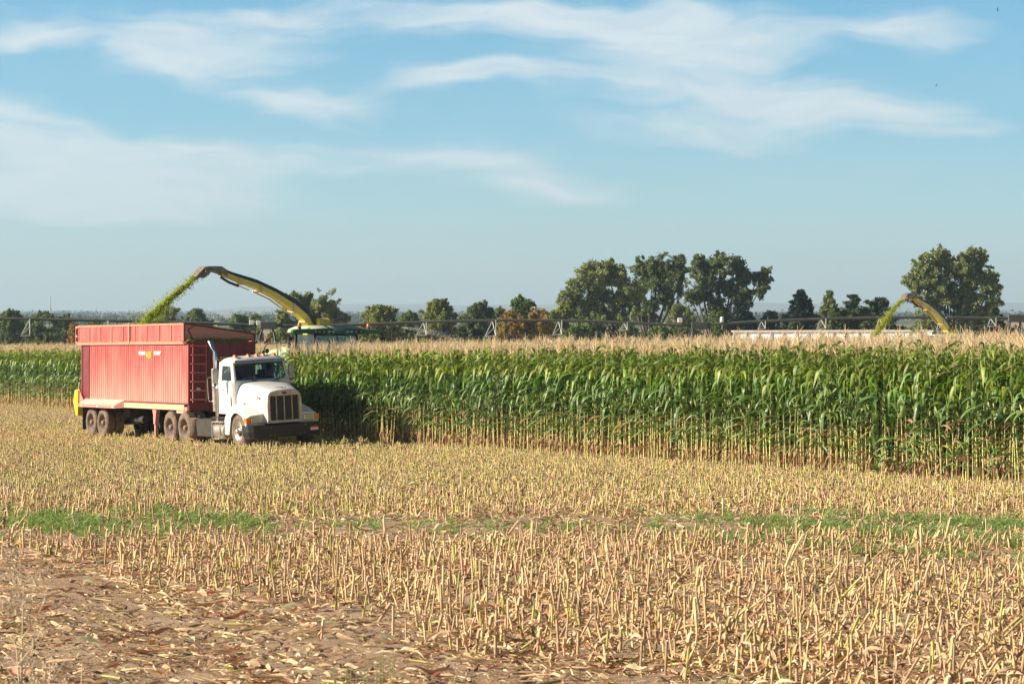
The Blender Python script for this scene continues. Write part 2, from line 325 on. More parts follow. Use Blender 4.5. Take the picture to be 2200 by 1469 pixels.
def blade(mb, p, az, e0, e1, L, w, mi, seg=8, r=None, twist=.0, fold=.25, wave=.0, pw=1.25):
    r = r or rnd
    p = Vector(p); rows = []
    for i in range(seg+1):
        t = i/seg; u_ = min(1, max(0, (t-.08)/.5)); e = e0+(e1-e0)*(t**pw if pw > 0 else u_*u_*(3-2*u_)); d = Vector((math.cos(az)*math.cos(e), math.sin(az)*math.cos(e), math.sin(e)))
        side = Vector((-math.sin(az), math.cos(az), 0)); tw = twist*t*2+wave*math.sin(t*9+az*3); up = d.cross(side)
        sd_ = side*math.cos(tw)+up*math.sin(tw)
        ww = w*(.55+.45*min(1, t*4))*max(0, (1-t**2.6))*.5+.0015
        n = sd_.cross(d)
        rows.append([p-sd_*ww+n*(fold*ww), p.copy(), p+sd_*ww+n*(fold*ww)])
        p = p+d*(L/seg); az += wave*.05
    mb.grid([[tuple(a) for a in rw] for rw in rows], mi, True)
    return rows

CM = [M['leaf'], M['leaf_top'], M['leaf_dry'], M['leaf_yel'], M['stalk'], M['stalk_low'], M['tassel'], M['ear'], M['silk']]
def corn_parts(seed, seg=8, low=False):
    """stalk, leaves, tassel, ear as separate meshes; about 3.4 m tall; every part hangs from the same foot point"""
    r = random.Random(seed); H = r.uniform(2.86, 3.03); bx, by = r.uniform(-.05, .05), r.uniform(-.05, .05)
    cx = lambda z: Vector((bx*(z/H)**2, by*(z/H)**2, z))
    st = MB(); zs = [0, .35, .36, .72, .73, 1.1, 1.9, H]
    st.tube([cx(z) for z in zs[:3]], [.017,.015,.018], 6, r.choice([5, 2, 5]), False); st.tube([cx(z) for z in zs[2:6]], [.018,.014,.017,.013], 6, 5, False); st.tube([cx(z) for z in zs[5:]], [.013,.010,.006], 5, 4, False)
    lf = MB(); az = r.uniform(0, 6.28); n = 20; zl = r.uniform(.42, .80)
    if low: n, zl = 22, r.uniform(.10, .30)
    for i in range(n):
        t = i/(n-1); z = zl+t*(H-zl-.10); az += math.pi+r.gauss(0, .35)
        if z < 1.25:
            mi = r.choice([0, 0, 0, 0, 0, 3, 0, 2, 0]); blade(lf, cx(z+.1), az, r.uniform(.4, 1.2), r.uniform(-1.5, -1.2), r.uniform(.45, .75), .060, mi, seg, r, r.uniform(-1, 1), .3, .25, .9)
        else:
            L = .92-.42*abs(t-.45) if t < .9 else .5
            e1 = -1.5 if t < .82 else -.7
            blade(lf, cx(z), az, r.uniform(.95, 1.30), e1+r.uniform(-.2, .35), L*r.uniform(.85, 1.1), .098*r.uniform(.85, 1.15)*(1 if t < .8 else .66), 1 if t > .66+r.uniform(-.12, .12) else 0, seg, r, r.uniform(-.8, .8), .22, .2, -1 if (r.random() < .7 and z > 1.7) or r.random() < .35 else r.uniform(.7, 1.1))
    for k in range(4):       # withered lower leaves lying along the stalk
        z = r.uniform(.05, .55); blade(lf, cx(z+.12), r.uniform(0, 6.28), r.uniform(-.9, .4), -1.56, r.uniform(.18, .42), .04, 2, 5, r, r.uniform(-2, 2), .5, .4, .4)
    ts = MB(); top = cx(H); ts.tube([top-Vector((0,0,.15)), top+Vector((bx*.3, by*.3, .42))], [.007, .0045], 3, 6, False)
    for k in range(9):
        a = r.uniform(0, 6.28); z0 = r.uniform(0, .18); l = r.uniform(.18, .30); tilt = r.uniform(.15, .6)
        p = top+Vector((0, 0, z0)); q = p+Vector((math.cos(a)*math.sin(tilt), math.sin(a)*math.sin(tilt), math.cos(tilt)))*l*.6
        q2 = q+Vector((math.cos(a)*math.sin(tilt+.35), math.sin(a)*math.sin(tilt+.35), math.cos(tilt+.35)))*l*.4
        ts.tube([p, q, q2], [.0052, .0052, .003], 3, 6, False)
    ea = MB(); a = r.uniform(0, 6.28); z = r.uniform(1.32, 1.62); d = Vector((math.cos(a)*.42, math.sin(a)*.42, .9)).normalized(); p = cx(z)
    ea.tube([p, p+d*.05, p+d*.12, p+d*.2, p+d*.27], [.008, .026, .030, .022, .006], 7, 7, False); ea.tube([p+d*.26, p+d*.31+Vector((0, 0, -.01))], [.009, .012], 5, 8)
    return dict(stalk=st, leaves=lf, tassel=ts, ear=ea)
def merge(parts):
    m = MB()
    for p in parts.values():
        o = len(m.v); m.v += p.v; m.f += [tuple(i+o for i in f) for f in p.f]; m.m += p.m; m.sm += p.sm
    return m
NK = 10
kinds = [corn_parts(100+i) for i in range(NK)]
kinds += [corn_parts(180+i, low=True) for i in range(3)]
corn_me = [{k: v.mesh('corn_'+k, CM) for k, v in p.items()} for p in kinds]
corn_all = [merge(p).mesh('corn_plant_all', CM) for p in kinds]

def in_view(x, y, m=3.0): return abs(x) < .2*y*1.22+m
front, rest = [], []
for k in range(0, 31):
    q = .05+.76*k
    s0, s1 = (-7.7, 56) if q < 8.9 else (-120, 56)
    s = s0+rnd.uniform(0, .1); step = .155 if k < 3 or 8.9 < q < 11.5 else (.19 if k < 22 else .28)
    while s < s1:
        s += step*rnd.uniform(.7, 1.35)
        x, y = sq(s, q+rnd.gauss(0, .03))
        if not in_view(x, y, 9): continue
        (front if k < 2 else rest).append((x, y, k))
def hmap(x, y):
    s = (x-P0[0])*ES[0]+(y-P0[1])*ES[1]
    return float(np.interp(s, [-60, -10, 20, 34], [1.0, .955, .985, 1.0]))
front.sort(key=lambda p: p[1]+(25 if p[2] else 0)); rest += front[290:]; front = front[:290]
for i, (x, y, k) in enumerate(front):
    e = empty('corn_plant', (x, y, 0), (rnd.gauss(0, .025), rnd.gauss(0, .03)+.02, rnd.uniform(0, 6.28)), 'tall green corn plant with tan tassel standing along the cut edge of the uncut field', 'corn plant', 'corn plants along the edge of the uncut field')
    s_ = rnd.uniform(.95, 1.05); e.scale = (s_*1.05, s_*1.05, s_*hmap(x, y)*rnd.uniform(.98, 1.03))
    me = corn_me[rnd.randrange(NK)]; sx_ = (x-P0[0])*ES[0]+(y-P0[1])*ES[1]
    if rnd.random() < np.clip((sx_-25)/6, .06, .75): me = corn_me[NK+rnd.randrange(3)]
    for nm in ('stalk', 'leaves', 'tassel', 'ear'):
        c = bpy.data.objects.new(nm, me[nm]); COL.objects.link(c); c.parent = e
A_ = np.array([(x, y, 0) for x, y, k in rest]); n = len(A_)
print('corn stuff', n)
sc = rng.uniform(.975, 1.025, n)*np.where(rng.random(n) < .03, 1.04, 1)
scatter('corn_field', corn_all, A_, np.stack([rng.normal(0, .03, n), rng.normal(.02, .035, n), rng.uniform(0, 6.28, n)], 1), np.stack([sc, sc, sc*rng.uniform(.97, 1.04, n)*np.array([hmap(a, b) for a, b, c in A_])], 1), rng.integers(0, NK, n), 'deep stand of ripe green corn with pale tan tassels behind its cut edge', 'corn field', 'stuff')
# one lodged plant slumping out of the edge near the right side
x, y = sq(27.0, -.35)
lodged = empty('corn_plant', (x, y, 0), (.1, -.15, 0), 'short leafy dark green corn shoot slumped at the foot of the corn edge', 'corn plant')
lb = MB(); lr = random.Random(5)
for k in range(11): blade(lb, (0, 0, .05+.07*k), lr.uniform(0, 6.28), lr.uniform(.7, 1.3), lr.uniform(-1.2, -.5), lr.uniform(.5, .85), .1, 0, 8, lr, .4, .2, .2)
lb.build('leaves', CM, lodged); MB().tube([(0,0,0), (.03,0,.5), (.02,.03,.95)], [.018,.014,.006], 6, 4).build('stalk', CM, lodged)

# ------------------------------------------------------------------ stubble
def stub(seed, fresh):
    r = random.Random(seed); h = r.uniform(.19, .40) if not fresh else r.uniform(.15, .29)
    m = MB(); lx, ly = r.uniform(-.04, .04), r.uniform(-.04, .04)
    base = r.choice([0, 0, 1]) if fresh else r.choice([1, 1, 1, 1, 1, 0]); low = r.choice([2, base, base, base]); R0 = r.uniform(.0082, .0130)
    hz = h*r.uniform(.3, .6)
    P = lambda z: (lx*(z/h), ly*(z/h), z)
    m.tube([P(-.03), P(hz*.5), P(hz)], [R0*1.1, R0, R0*1.25], 7, low, False)
    m.tube([P(hz), P(hz*1.04), P(h)], [R0*1.25, R0*.95, R0], 7, base, False)
    c = P(h); vs = [(c[0]+R0*math.cos(a*.9), c[1]+R0*math.sin(a*.9), c[2]+.012*math.sin(a*.9+seed)) for a in range(7)]
    m.add(vs, [tuple(range(7))], 3)
    for k in range(r.choice([1, 2, 3, 4]) if not fresh else r.choice([0, 1, 2, 2])):
        z = r.uniform(.02, h*.8); blade(m, P(z), r.uniform(0, 6.28), r.uniform(-.6, 1.3), r.uniform(-1.56, -1.2), r.uniform(.08, .22), r.uniform(.014, .034), r.choice([4, 7, 1, 5, 4]) if not fresh else r.choice([0, 4, 6]), 5, r, r.uniform(-1.5, 1.5), .4, .4)
    for k in range(r.choice([0, 1, 2, 3])): a_ = r.uniform(0, 6.28); p_ = P(h*.96); m.tube([(p_[0]+R0*.7*math.cos(a_), p_[1]+R0*.7*math.sin(a_), p_[2]), (p_[0]+R0*1.5*math.cos(a_), p_[1]+R0*1.5*math.sin(a_), p_[2]+r.uniform(.02, .06))], [.004, .001], 3, base, False)
    if r.random() < .5:                       # frayed sheath at the top
        blade(m, P(h*.6), r.uniform(0, 6.28), 1.5, 1.35, h*.42, .034, 1 if not fresh else 0, 3, r, 0, .8)
    return m
M['husk_dark'] = mat('sheath_dark', (.30,.17,.09), .85, col2=(.20,.11,.06), vscale=12, objrand=.3, trans=.1)
SM = [M['st_fresh'], M['st_dry'], M['st_green'], M['pith'], M['husk_tan'], M['husk_red'], M['husk_green'], M['husk_dark']]
dry = [stub(200+i, False).mesh('dry_stub', SM) for i in range(12)]; fresh = [stub(300+i, True).mesh('fresh_stub', SM) for i in range(10)]
stubs = []
def track(x, y):              # pivot wheel track and machine tracks crossing the rows
    c = 43.0+.5*math.sin(x*.35)-.012*x*x*.4
    t = math.exp(-((y-c+.6)/2.9)**4)*(1.3 if -4.5 < x < 4.5 else .95)
    if x > 2.5: t = max(t, .95*math.exp(-((y-34.5-.15*x)/1.2)**4))
    if x < -2: t = max(t, .75*math.exp(-((y-52.5+.2*x)/1.1)**2))
    return min(t, 1.2)
for k in range(1, 236):
    q = -.67*k+.05; s = -120
    while s < 84:
        s += .108*rnd.uniform(.45, 1.6)
        x, y = sq(s, q+rnd.gauss(0, .035))
        if y < 18 or y > 175 or not in_view(x, y, 5): continue
        if q < -25.6+.5*math.sin(s*.8)+rnd.gauss(0, .35): continue
        t = track(x, y)
        if rnd.random() < t*.9: continue
        if rnd.random() < .08: continue
        stubs.append((x, y, t))
        if y > 47 and rnd.random() < .75: stubs.append((x+rnd.gauss(0, .09), y+rnd.gauss(0, .09), t))
for k in range(1, 13):        # fresh stubble in the swath just cut behind the harvester
    q = -.3+.76*k; s = -96
    while s < -9:
        s += .17*rnd.uniform(.6, 1.5); x, y = sq(s, q+rnd.gauss(0, .03))
        if in_view(x, y, 3): stubs.append((x, y, 0))
# wheels press the stubble down where the truck stands
TA = R(31); TH = np.array([math.sin(TA), -math.cos(TA)]); TL = np.array([math.cos(TA), math.sin(TA)]); TO = np.array([-8.49, 79.75])+1.2*TL
def under_wheels(x, y):
    d = np.array([x, y])-TO; X = d@TH; Y = d@TL
    return (.7 < abs(Y) < 1.3) and X < .62 and X > -14.2
stubs = [p for p in stubs if not under_wheels(p[0], p[1])]
stubs.sort(key=lambda p: p[1] if abs(p[0]) < .2*p[1] else 1e3)
near = stubs[:290]; far = stubs[290:]
grp = 'cut corn stalks standing nearest in the foreground stubble'
nd = MB(); blade(nd, (0, 0, .12), 0, -.3, -1.4, .20, .034, 0, 6, random.Random(3), 1, .4, .3); hang1 = nd.mesh('dry_leaf', [M['husk_tan']])
nd = MB(); blade(nd, (0, 0, .17), 2, .2, -1.5, .22, .03, 0, 6, random.Random(4), -1, .4, .3); hang2 = nd.mesh('dry_leaf', [M['husk_pale']])
nd = MB(); blade(nd, (0, 0, .05), 4, .0, -.4, .26, .035, 0, 6, random.Random(9), .6, .4, .3); hang3 = nd.mesh('dry_leaf', [M['husk_red']])
def lean(x, y):
    a = rnd.gauss(0, .11)
    if rnd.random() < .16+.25*max(0, min(1, x/6))*(y < 46): a += rnd.uniform(.2, .9)
    return a
for i, (x, y, t) in enumerate(near):
    o = bpy.data.objects.new('corn_stub', dry[rnd.randrange(12)]); COL.objects.link(o); o.location = (x, y, 0)
    o.rotation_euler = Euler((rnd.gauss(0, .12), lean(x, y), 0)); s_ = rnd.uniform(.85, 1.25); o.scale = (s_*1.05, s_*1.05, s_)
    tag(o, 'dry tan cut corn stalk in the nearest stubble rows at the bottom of the photo', 'corn stub', grp)
    c = bpy.data.objects.new('dry_leaf', rnd.choice([hang1, hang2, hang3])); COL.objects.link(c); c.parent = o; c.rotation_euler = (0, 0, rnd.uniform(0, 6.28))
n = len(far); print('stubs', n)
P_ = np.array([(x, y, -.01) for x, y, t in far]); yy = P_[:, 1]
isf = rng.random(n) < np.clip((yy-36)/22, .04, .93)
idx = np.where(isf, 12+rng.integers(0, 10, n), rng.integers(0, 12, n))
sc = rng.uniform(.8, 1.25, n)
scatter('corn_stubble', dry+fresh, P_, np.array([(rnd.gauss(0, .12), lean(a, b), 0) for a, b, c in P_]), np.stack([sc*np.interp(yy, [45, 70], [1.02, .95])]*2+[sc*np.interp(yy, [42, 58], [1.0, .68])*rng.uniform(.75, 1.2, n)], 1), idx, 'rows of short cut corn stubble, tan nearby and yellow green towards the standing corn', 'stubble')

# ------------------------------------------------------------------ litter
def litter(seed):
    r = random.Random(seed); m = MB(); L = r.uniform(.15, .50); w_ = r.uniform(.018, .055); rows = []; ph = r.uniform(0, 6)
    for i in range(8):
        t = i/7; x = (t-.5)*L; yb = .04*L/.3*math.sin(t*3+ph); z = .012+.03*abs(math.sin(t*4+ph))+.01*math.sin(t*9); ww = w_*math.sin(math.pi*min(1, t*.92+.06))**.6*.5
        tw = .9*math.sin(t*3.5+ph*2); rows.append([(x, yb-ww*math.cos(tw), z-ww*math.sin(tw)+.004), (x, yb, z-ww*.35), (x, yb+ww*math.cos(tw), z+ww*math.sin(tw)+.004)])
    m.grid(rows); return m
LM = ['husk_pale', 'husk_tan', 'husk_red', 'husk_green']; protos = []
for mi, nm in enumerate(LM):
    for j in range(5): protos.append(litter(400+mi*10+j).mesh('litter', [M[nm]]))
for j in range(3):
    q = MB(); q.tube([(-.16, 0, .015), (0, .01, .02), (.2, -.01, .018)], [.012, .014, .011], 6, 0); protos.append(q.mesh('fallen_stalk', [M['st_dry' if j else 'st_fresh']]))
pos, rot, scl, idx = [], [], [], []
def lit(x, y, probs, smin, smax, flat=.18):
    k = rng.choice(5, p=probs); idx.append(int(k)*5+int(rng.integers(0, 5 if k < 4 else 3))); pos.append((x, y, .0)); s_ = rng.uniform(smin, smax); scl.append((s_, s_*rng.uniform(.7, 1.2), s_))
    rot.append((rng.normal(0, flat), rng.normal(0, flat), rng.normal(-.2, .8) if flat < .13 else rng.uniform(0, 6.28)))
for i in range(62000):
    y = 19+31*rng.random()**1.0; x = rng.uniform(-1, 1)*(.2*y*1.2+3)
    q = (x-P0[0])*EQ[0]+(y-P0[1])*EQ[1]
    if q < -25.4:
        dens = .38+.62*(math.sin(q*2.6+.8*math.sin(y*.5))*.5+.5)**1.5
        if rng.random() > dens: continue
        lit(x, y, [.56, .18, .14, .01, .11], .25, 1.4 if rng.random() < .2 else .85, .12)
    else:
        t = track(x, y)
        if rng.random() < .35*t: continue
        lit(x, y, [.40, .27, .06, .04, .23] if t < .5 else [.3, .25, .08, .22, .15], .35, .9, .3)
for i in range(20000):
    y = 48+95*rng.random()**1.5; x = rng.uniform(-1, 1)*(.2*y*1.1+2); q = (x-P0[0])*EQ[0]+(y-P0[1])*EQ[1]
    if q > 0 and not (q < 9 and (x-P0[0])*ES[0]+(y-P0[1])*ES[1] < -9): 
        if q > 1.5 or rng.random() < .5: continue
    lit(x, y, [.48, .20, .02, .18, .12], .5, 1.0, .4)
print('litter', len(pos))
scatter('leaf_litter', protos, pos, rot, scl, idx, 'dry corn leaves, husks and chopped stalk bits strewn over the soil', 'leaf litter')
# clods
cps = []
for j in range(5):
    m = MB(); r = random.Random(j); import bmesh
    b = bmesh.new(); bmesh.ops.create_icosphere(b, subdivisions=2, radius=.02)
    for v in b.verts: v.co *= r.uniform(.7, 1.3); v.co.z *= .7
    me = bpy.data.meshes.new('clod'); b.to_mesh(me); b.free(); me.materials.append(M['clod']); cps.append(me)
n = 11000; y = 19+29*rng.random(n); x = rng.uniform(-1, 1, n)*(.2*y*1.1+2); s_ = rng.uniform(.2, .7, n)+(rng.random(n) < .04)*rng.uniform(.4, 1.3, n)
scatter('soil_clods', cps, np.stack([x, y, np.full(n, .0)], 1), rng.uniform(0, 6.28, (n, 3)), np.stack([s_]*3, 1), rng.integers(0, 5, n), 'small crumbs and clods of dry brown soil', 'soil clods')

# ------------------------------------------------------------------ weeds in the pivot wheel track
def weed(seed):
    r = random.Random(seed); m = MB()
    for k in range(r.randint(9, 14)):
        a = r.uniform(0, 6.28); blade(m, (r.uniform(-.05, .05), r.uniform(-.05, .05), 0), a, r.uniform(.7, 1.4), r.uniform(-.3, .8), r.uniform(.12, .30), .008, 0, 4, r, .3, .2, .2)
        for j in range(3):
            rr = r.uniform(.05, .22); blade(m, (math.cos(a)*rr*.5, math.sin(a)*rr*.5, rr*.7), r.uniform(0, 6.28), .8, -.2, .05, .014, 0, 2, r)
    return m
wp = [weed(500+i).mesh('weed', [M['weed']]) for i in range(6)]
pos = []
while len(pos) < 800:
    x = rng.uniform(-10.5, -3.2); y = 43.6+rng.normal(0, 1.9)+(.12*(x+8))
    if rng.random() < np.clip((-3.4-x)/2.5, .12, 1) and rng.random() < .08+.92*(math.sin(x*2.2+y)*.5+.5)**1.4: pos.append((x, y, 0))
while len(pos) < 1900:
    x = rng.uniform(2.2, 9.5); y = 41.2+rng.normal(0, 2.4)-.1*(x-5)
    if rng.random() < np.clip((x-2)/3.5, .12, 1)*(.04+.96*(math.sin(x*1.9+y*1.3)*.5+.5)**1.6): pos.append((x, y, 0))
while len(pos) < 1960: pos.append((rng.uniform(-3.5, 2.4), 42.2+rng.normal(0, .9), 0))
n = len(pos); s_ = rng.uniform(.45, 1.15, n)
scatter('weed_patch', wp, pos, np.stack([np.zeros(n), rng.normal(0, .15, n), rng.uniform(0, 6.28, n)], 1), np.stack([s_*1.1, s_*1.1, s_*.85], 1), rng.integers(0, 6, n), 'low green weeds growing in the irrigation wheel track across the stubble', 'weeds')

# ------------------------------------------------------------------ vehicle materials
V = {}
V['white'] = mat('truck_white_paint', (.80,.80,.78), .28, col2=(.72,.70,.65), vscale=2.2, coat=.4, dust=((.58,.49,.38), 1.25, .1))
V['white_dirty'] = mat('dusty_white_paint', (.66,.62,.55), .5, col2=(.50,.42,.33), vscale=5)
V['chrome'] = mat('polished_steel', (.75,.76,.78), .16, 1)
V['alu'] = mat('dusty_aluminium', (.62,.58,.53), .38, .7, col2=(.42,.35,.28), vscale=4)
V['rubber'] = mat('dusty_tyre_rubber', (.11,.085,.068), .9, col2=(.24,.165,.11), vscale=6, bump=.3, bscale=40)
V['rim_dirty'] = mat('dusty_steel_rim', (.26,.20,.15), .8, col2=(.16,.10,.07), vscale=8)
V['black'] = mat('black_bumper_paint', (.010,.011,.016), .5, col2=(.020,.019,.020), vscale=4)
V['dark'] = mat('dark_greasy_steel', (.025,.021,.018), .8, col2=(.06,.045,.032), vscale=7)
V['grille'] = mat('grille_mesh', (.045,.042,.040), .6, .3)
V['grille_bar'] = mat('grille_bar_grey', (.10,.098,.10), .55, .3)
V['lamp'] = mat('headlamp_glass', (.50,.52,.50), .12, .4, spec=.8)
V['amber'] = mat('amber_lens', (.95,.22,.015), .2, spec=.8, coat=.6)
V['interior'] = mat('cab_interior', (.045,.05,.06), .8)
V['glass'] = glassmat('tinted_windscreen', (.30,.42,.48), .05)
V['glass_clear'] = glassmat('cab_side_glass', (.6,.68,.66), .03)
V['red'] = mat('faded_red_paint', (.52,.050,.048), .5, col2=(.62,.15,.115), vscale=2.2, stretch=(1.6,1.6,.22), dust=((.70,.36,.27), 2.9, .9))
V['red_shaded'] = mat('shaded_red_paint', (.18,.012,.017), .5, col2=(.20,.04,.04), vscale=2)  # trailer red darkened, the front wall's shade is put into the colour
V['red_dusty'] = mat('dusty_red_steel', (.56,.24,.19), .75, col2=(.50,.22,.17), vscale=3)
V['tan'] = mat('dusty_pink_fender', (.62,.45,.36), .8, col2=(.55,.36,.28), vscale=3)
V['yellow_dusty'] = mat('dusty_yellow_beam', (.78,.56,.22), .6, col2=(.70,.52,.30), vscale=3)
V['yellow'] = mat('machine_yellow', (.88,.66,.012), .38, col2=(.78,.55,.02), vscale=2.5, coat=.3)
V['jdgreen'] = mat('machine_green', (.018,.13,.035), .4, col2=(.03,.10,.035), vscale=3)
V['pale_green'] = mat('dusty_pale_green_hood', (.27,.37,.21), .6, col2=(.38,.42,.26), vscale=.5)
V['roof_dust'] = mat('dusty_cab_roof', (.46,.48,.37), .7, col2=(.30,.36,.24), vscale=3)
V['spout_grey'] = mat('worn_spout_liner', (.33,.25,.17), .7, col2=(.16,.13,.11), vscale=4)
V['sign_red'] = mat('badge_red', (.45,.02,.03), .4)
V['letter_white'] = mat('decal_white', (.82,.78,.76), .5)
V['letter_yellow'] = mat('decal_yellow', (.85,.58,.06), .5)
V['letter_dull'] = mat('dull_yellow_lettering', (.80,.55,.07), .6)
V['silage'] = mat('chopped_corn', (.22,.30,.035), .8, col2=(.36,.42,.07), vscale=25, island=.3, trans=.15, bump=.6, bscale=60)
V['silage_flake'] = mat('chopped_corn_flake', (.40,.43,.065), .7, island=.4, trans=.35)
V['skin'] = mat('skin', (.50,.30,.21), .5); V['hair'] = mat('cap_cloth', (.05,.05,.07), .8); V['shirt'] = mat('shirt_cloth', (.10,.16,.25), .8)

def wheel(parent, c, out, R0=.52, Wd=.28, dish=False, dirty=True, name='wheel'):
    """out = +1/-1 direction of the outer face along y"""
    o_ = out; m = MB()
    if dish:      # front steer wheel: bright convex disc with hand holes and nuts
        pr = [(.0,.02),(.10,.02),(.115,-.02),(.17,-.04),(.25,-.02),(.285,.02),(.295,.035),(.30,.0),(.30,-.2)]
    else:         # outer dual: deep dished centre
        pr = [(.0,-.11),(.09,-.11),(.10,-.17),(.21,-.17),(.235,-.09),(.285,.0),(.30,.02),(.31,.0),(.31,-.2)]
    m.lathe([(r, (h-.02)*o_) for r, h in pr], c, 'y', 32, 0)
    w_ = m.build(name, V['alu'] if dish else V['rim_dirty'], parent)
    t = MB(); k = R0/.52
    pr = [(.295,.0),(.31,.02),(.37,.035),(.43,.030),(.485,.008),(.51,-.02),(.52,-.06),(.52,-Wd+.06),(.51,-Wd+.02),(.45,-Wd-.02),(.31,-Wd)]
    t.lathe([(r*k if r > .35 else r, h*o_) for r, h in pr], c, 'y', 40, 0)
    for a in range(40):
        an = 2*math.pi*a/40; p = Vector((c[0]+math.cos(an)*R0*1.0, c[1]-o_*Wd*.5, c[2]+math.sin(an)*R0*1.0))
        u = Vector((-math.sin(an), 0, math.cos(an)))*.022; v = Vector((0, 1, 0))*(Wd*.5-.035); n_ = Vector((math.cos(an), 0, math.sin(an)))*.012
        t.add([p-u-v-n_, p+u-v-n_, p+u+v-n_, p-u+v-n_, p-u-v+n_, p+u-v+n_, p+u+v+n_, p-u+v+n_], [(4,5,6,7),(0,1,5,4),(1,2,6,5),(2,3,7,6),(3,0,4,7)])
    t.build('tyre', V['rubber'], w_)
    hb = MB()
    if dish:
        hb.lathe([(0,.10),(.05,.10),(.075,.08),(.08,-.02)], (c[0], c[1], c[2]), 'y', 16, 0) if False else hb.lathe([(0,.09*o_),(.055,.09*o_),(.075,.07*o_),(.08,-.02*o_)], c, 'y', 16, 0)
        for a in range(10):
            an = 2*math.pi*a/10; hb.tube([(c[0]+.135*math.cos(an), c[1]-.06*o_, c[2]+.135*math.sin(an)), (c[0]+.135*math.cos(an), c[1]+.012*o_, c[2]+.135*math.sin(an))], .017, 6, 1)
            an += .31; hb.lathe([(0,.0),(.021,.0),(.024,-.02*o_)], (c[0]+.215*math.cos(an), c[1]-.043*o_, c[2]+.215*math.sin(an)), 'y', 10, 1)
        hb.build('hub', [V['alu'], V['dark']], w_)
    else:
        hb.lathe([(0,.02*o_),(.07,.02*o_),(.09,-.01*o_),(.10,-.15*o_)], c, 'y', 16, 0)
        for a in range(10):
            an = 2*math.pi*a/10; hb.tube([(c[0]+.15*math.cos(an), c[1]-.2*o_, c[2]+.15*math.sin(an)), (c[0]+.15*math.cos(an), c[1]-.155*o_, c[2]+.15*math.sin(an))], .015, 6, 0)
        hb.build('hub', V['rim_dirty'], w_)
    return w_

# ------------------------------------------------------------------ truck (x forward, y left, z up; origin under the front axle)
HEAD = -R(59)
truck = empty('truck', (TO[0], TO[1], .03), (R(3.0), 0, HEAD), 'white conventional semi truck with black bumper pulling the red trailer beside the corn', 'truck')
fr = MB()
for s_ in (-1, 1): fr.box((-6.0, s_*.43-.04, .62), (.7, s_*.43+.04, .86))
for x in (-5.6, -4.75, -3.4, -2.3): fr.box((x-.06, -.39, .66), (x+.06, .39, .82))
for x in (-5.33, -4.16): fr.tube([(x, -.9, .5), (x, .9, .5)], .09, 10)
fr.tube([(0, -.95, .5), (0, .95, .5)], .06, 10); fr.tube([(-4.75,-.1,.5),(-1.2,-.05,.7)], .05, 8)
fr.box((-5.3, -.5, .86), (-4.3, .5, .93)); fr.box((-.7,-.35,.45),(.3,.35,1.0))
fr.box((-1.85, -.72, .78), (-.6, -.35, .92)); fr.box((-1.85, .35, .78), (-.6, .72, .92))
fr.build('chassis', V['dark'], truck, bevel=.01)
for (x, ds) in ((0, True), (-4.16, False), (-5.33, False)):
    for s_ in (-1, 1):
        wheel(truck, (x, s_*1.20, .52), s_, dish=ds, name='wheel')
        if not ds: wheel(truck, (x, s_*.86, .52), s_, name='wheel')
# hood
SEC = [(-.76, .93, .80, 1.02, 2.02), (-.35, .88, .76, 1.02, 1.98), (.1, .78, .69, .98, 1.92), (.5, .69, .62, .85, 1.83), (.74, .63, .56, .76, 1.765), (.80, .61, .545, .76, 1.74)]
rows = []
for (x, wb, wt, zb, zt) in SEC:
    half = [(-wb, zb), (-wb, zb+(zt-zb)*.35), (-wb*.99, zb+(zt-zb)*.6), (-wt-.02, zt-.17), (-wt+.02, zt-.08), (-wt+.11, zt-.02), (-wt*.5, zt+.015), (0, zt+.03)]
    pts = half+[(-y, z) for y, z in half[-2::-1]]; rows.append([(x, y, z) for y, z in pts])
m = MB(); m.grid(rows); m.build('hood', V['white'], truck, sub=1)
m = MB(); ft = rows[-1]     # crown / radiator shell around the grille
X = .80
outer = [(-.61,.76),(-.61,1.35),(-.58,1.62),(-.50,1.715),(-.27,1.765),(0,1.775),(.27,1.765),(.50,1.715),(.58,1.62),(.61,1.35),(.61,.76)]
inner = [(-.50,.83),(-.50,1.35),(-.50,1.55),(-.47,1.585),(-.27,1.585),(0,1.585),(.27,1.585),(.47,1.585),(.50,1.55),(.50,1.35),(.50,.83)]
nO = len(outer); vs = [(X, y, z) for y, z in outer]+[(X+.09, y*.97, z*.995) for y, z in outer]+[(X+.09, y, z) for y, z in inner]+[(X+.0, y, z) for y, z in inner]
fs = []
for k in range(3): fs += [(k*nO+i, k*nO+i+1, (k+1)*nO+i+1, (k+1)*nO+i) for i in range(nO-1)]
m.add(vs, fs); m.box((X-.01, -.61, .74), (X+.088, .61, .827)); m.build('radiator_shell', V['white_dirty'], truck, bevel=.012)
g = MB(); g.box((X-.06, -.50, .83), (X+.01, .50, 1.585), 0)
for i in range(34):
    y = -.485+.97*i/33; g.box((X+.01, y-.005, .83), (X+.028, y+.005, 1.583), 2)
for z in np.linspace(.87, 1.54, 15): g.box((X+.012, -.498, z-.003), (X+.022, .498, z+.003), 2)
for y in (-.27, 0, .27): g.box((X+.028, y-.014, .832), (X+.055, y+.014, 1.583), 1)
for y in (-.488, .488): g.box((X+.028, y-.008, .832), (X+.05, y+.008, 1.583), 1)
g.build('grille', [V['grille'], V['alu'], V['grille_bar']], truck)
b = MB(); b.lathe([(0,.012),(.085,.012),(.098,.0)], (X+.094, 0, 1.66), 'x', 24, 1)
b.v = [(x, y, 1.66+(z-1.66)*.52) for x, y, z in b.v]; n0 = len(b.v)
b2 = MB(); b2.lathe([(0,.02),(.075,.02),(.083,.012)], (X+.094, 0, 1.66), 'x', 24, 0); b2.v = [(x, y, 1.66+(z-1.66)*.48) for x, y, z in b2.v]
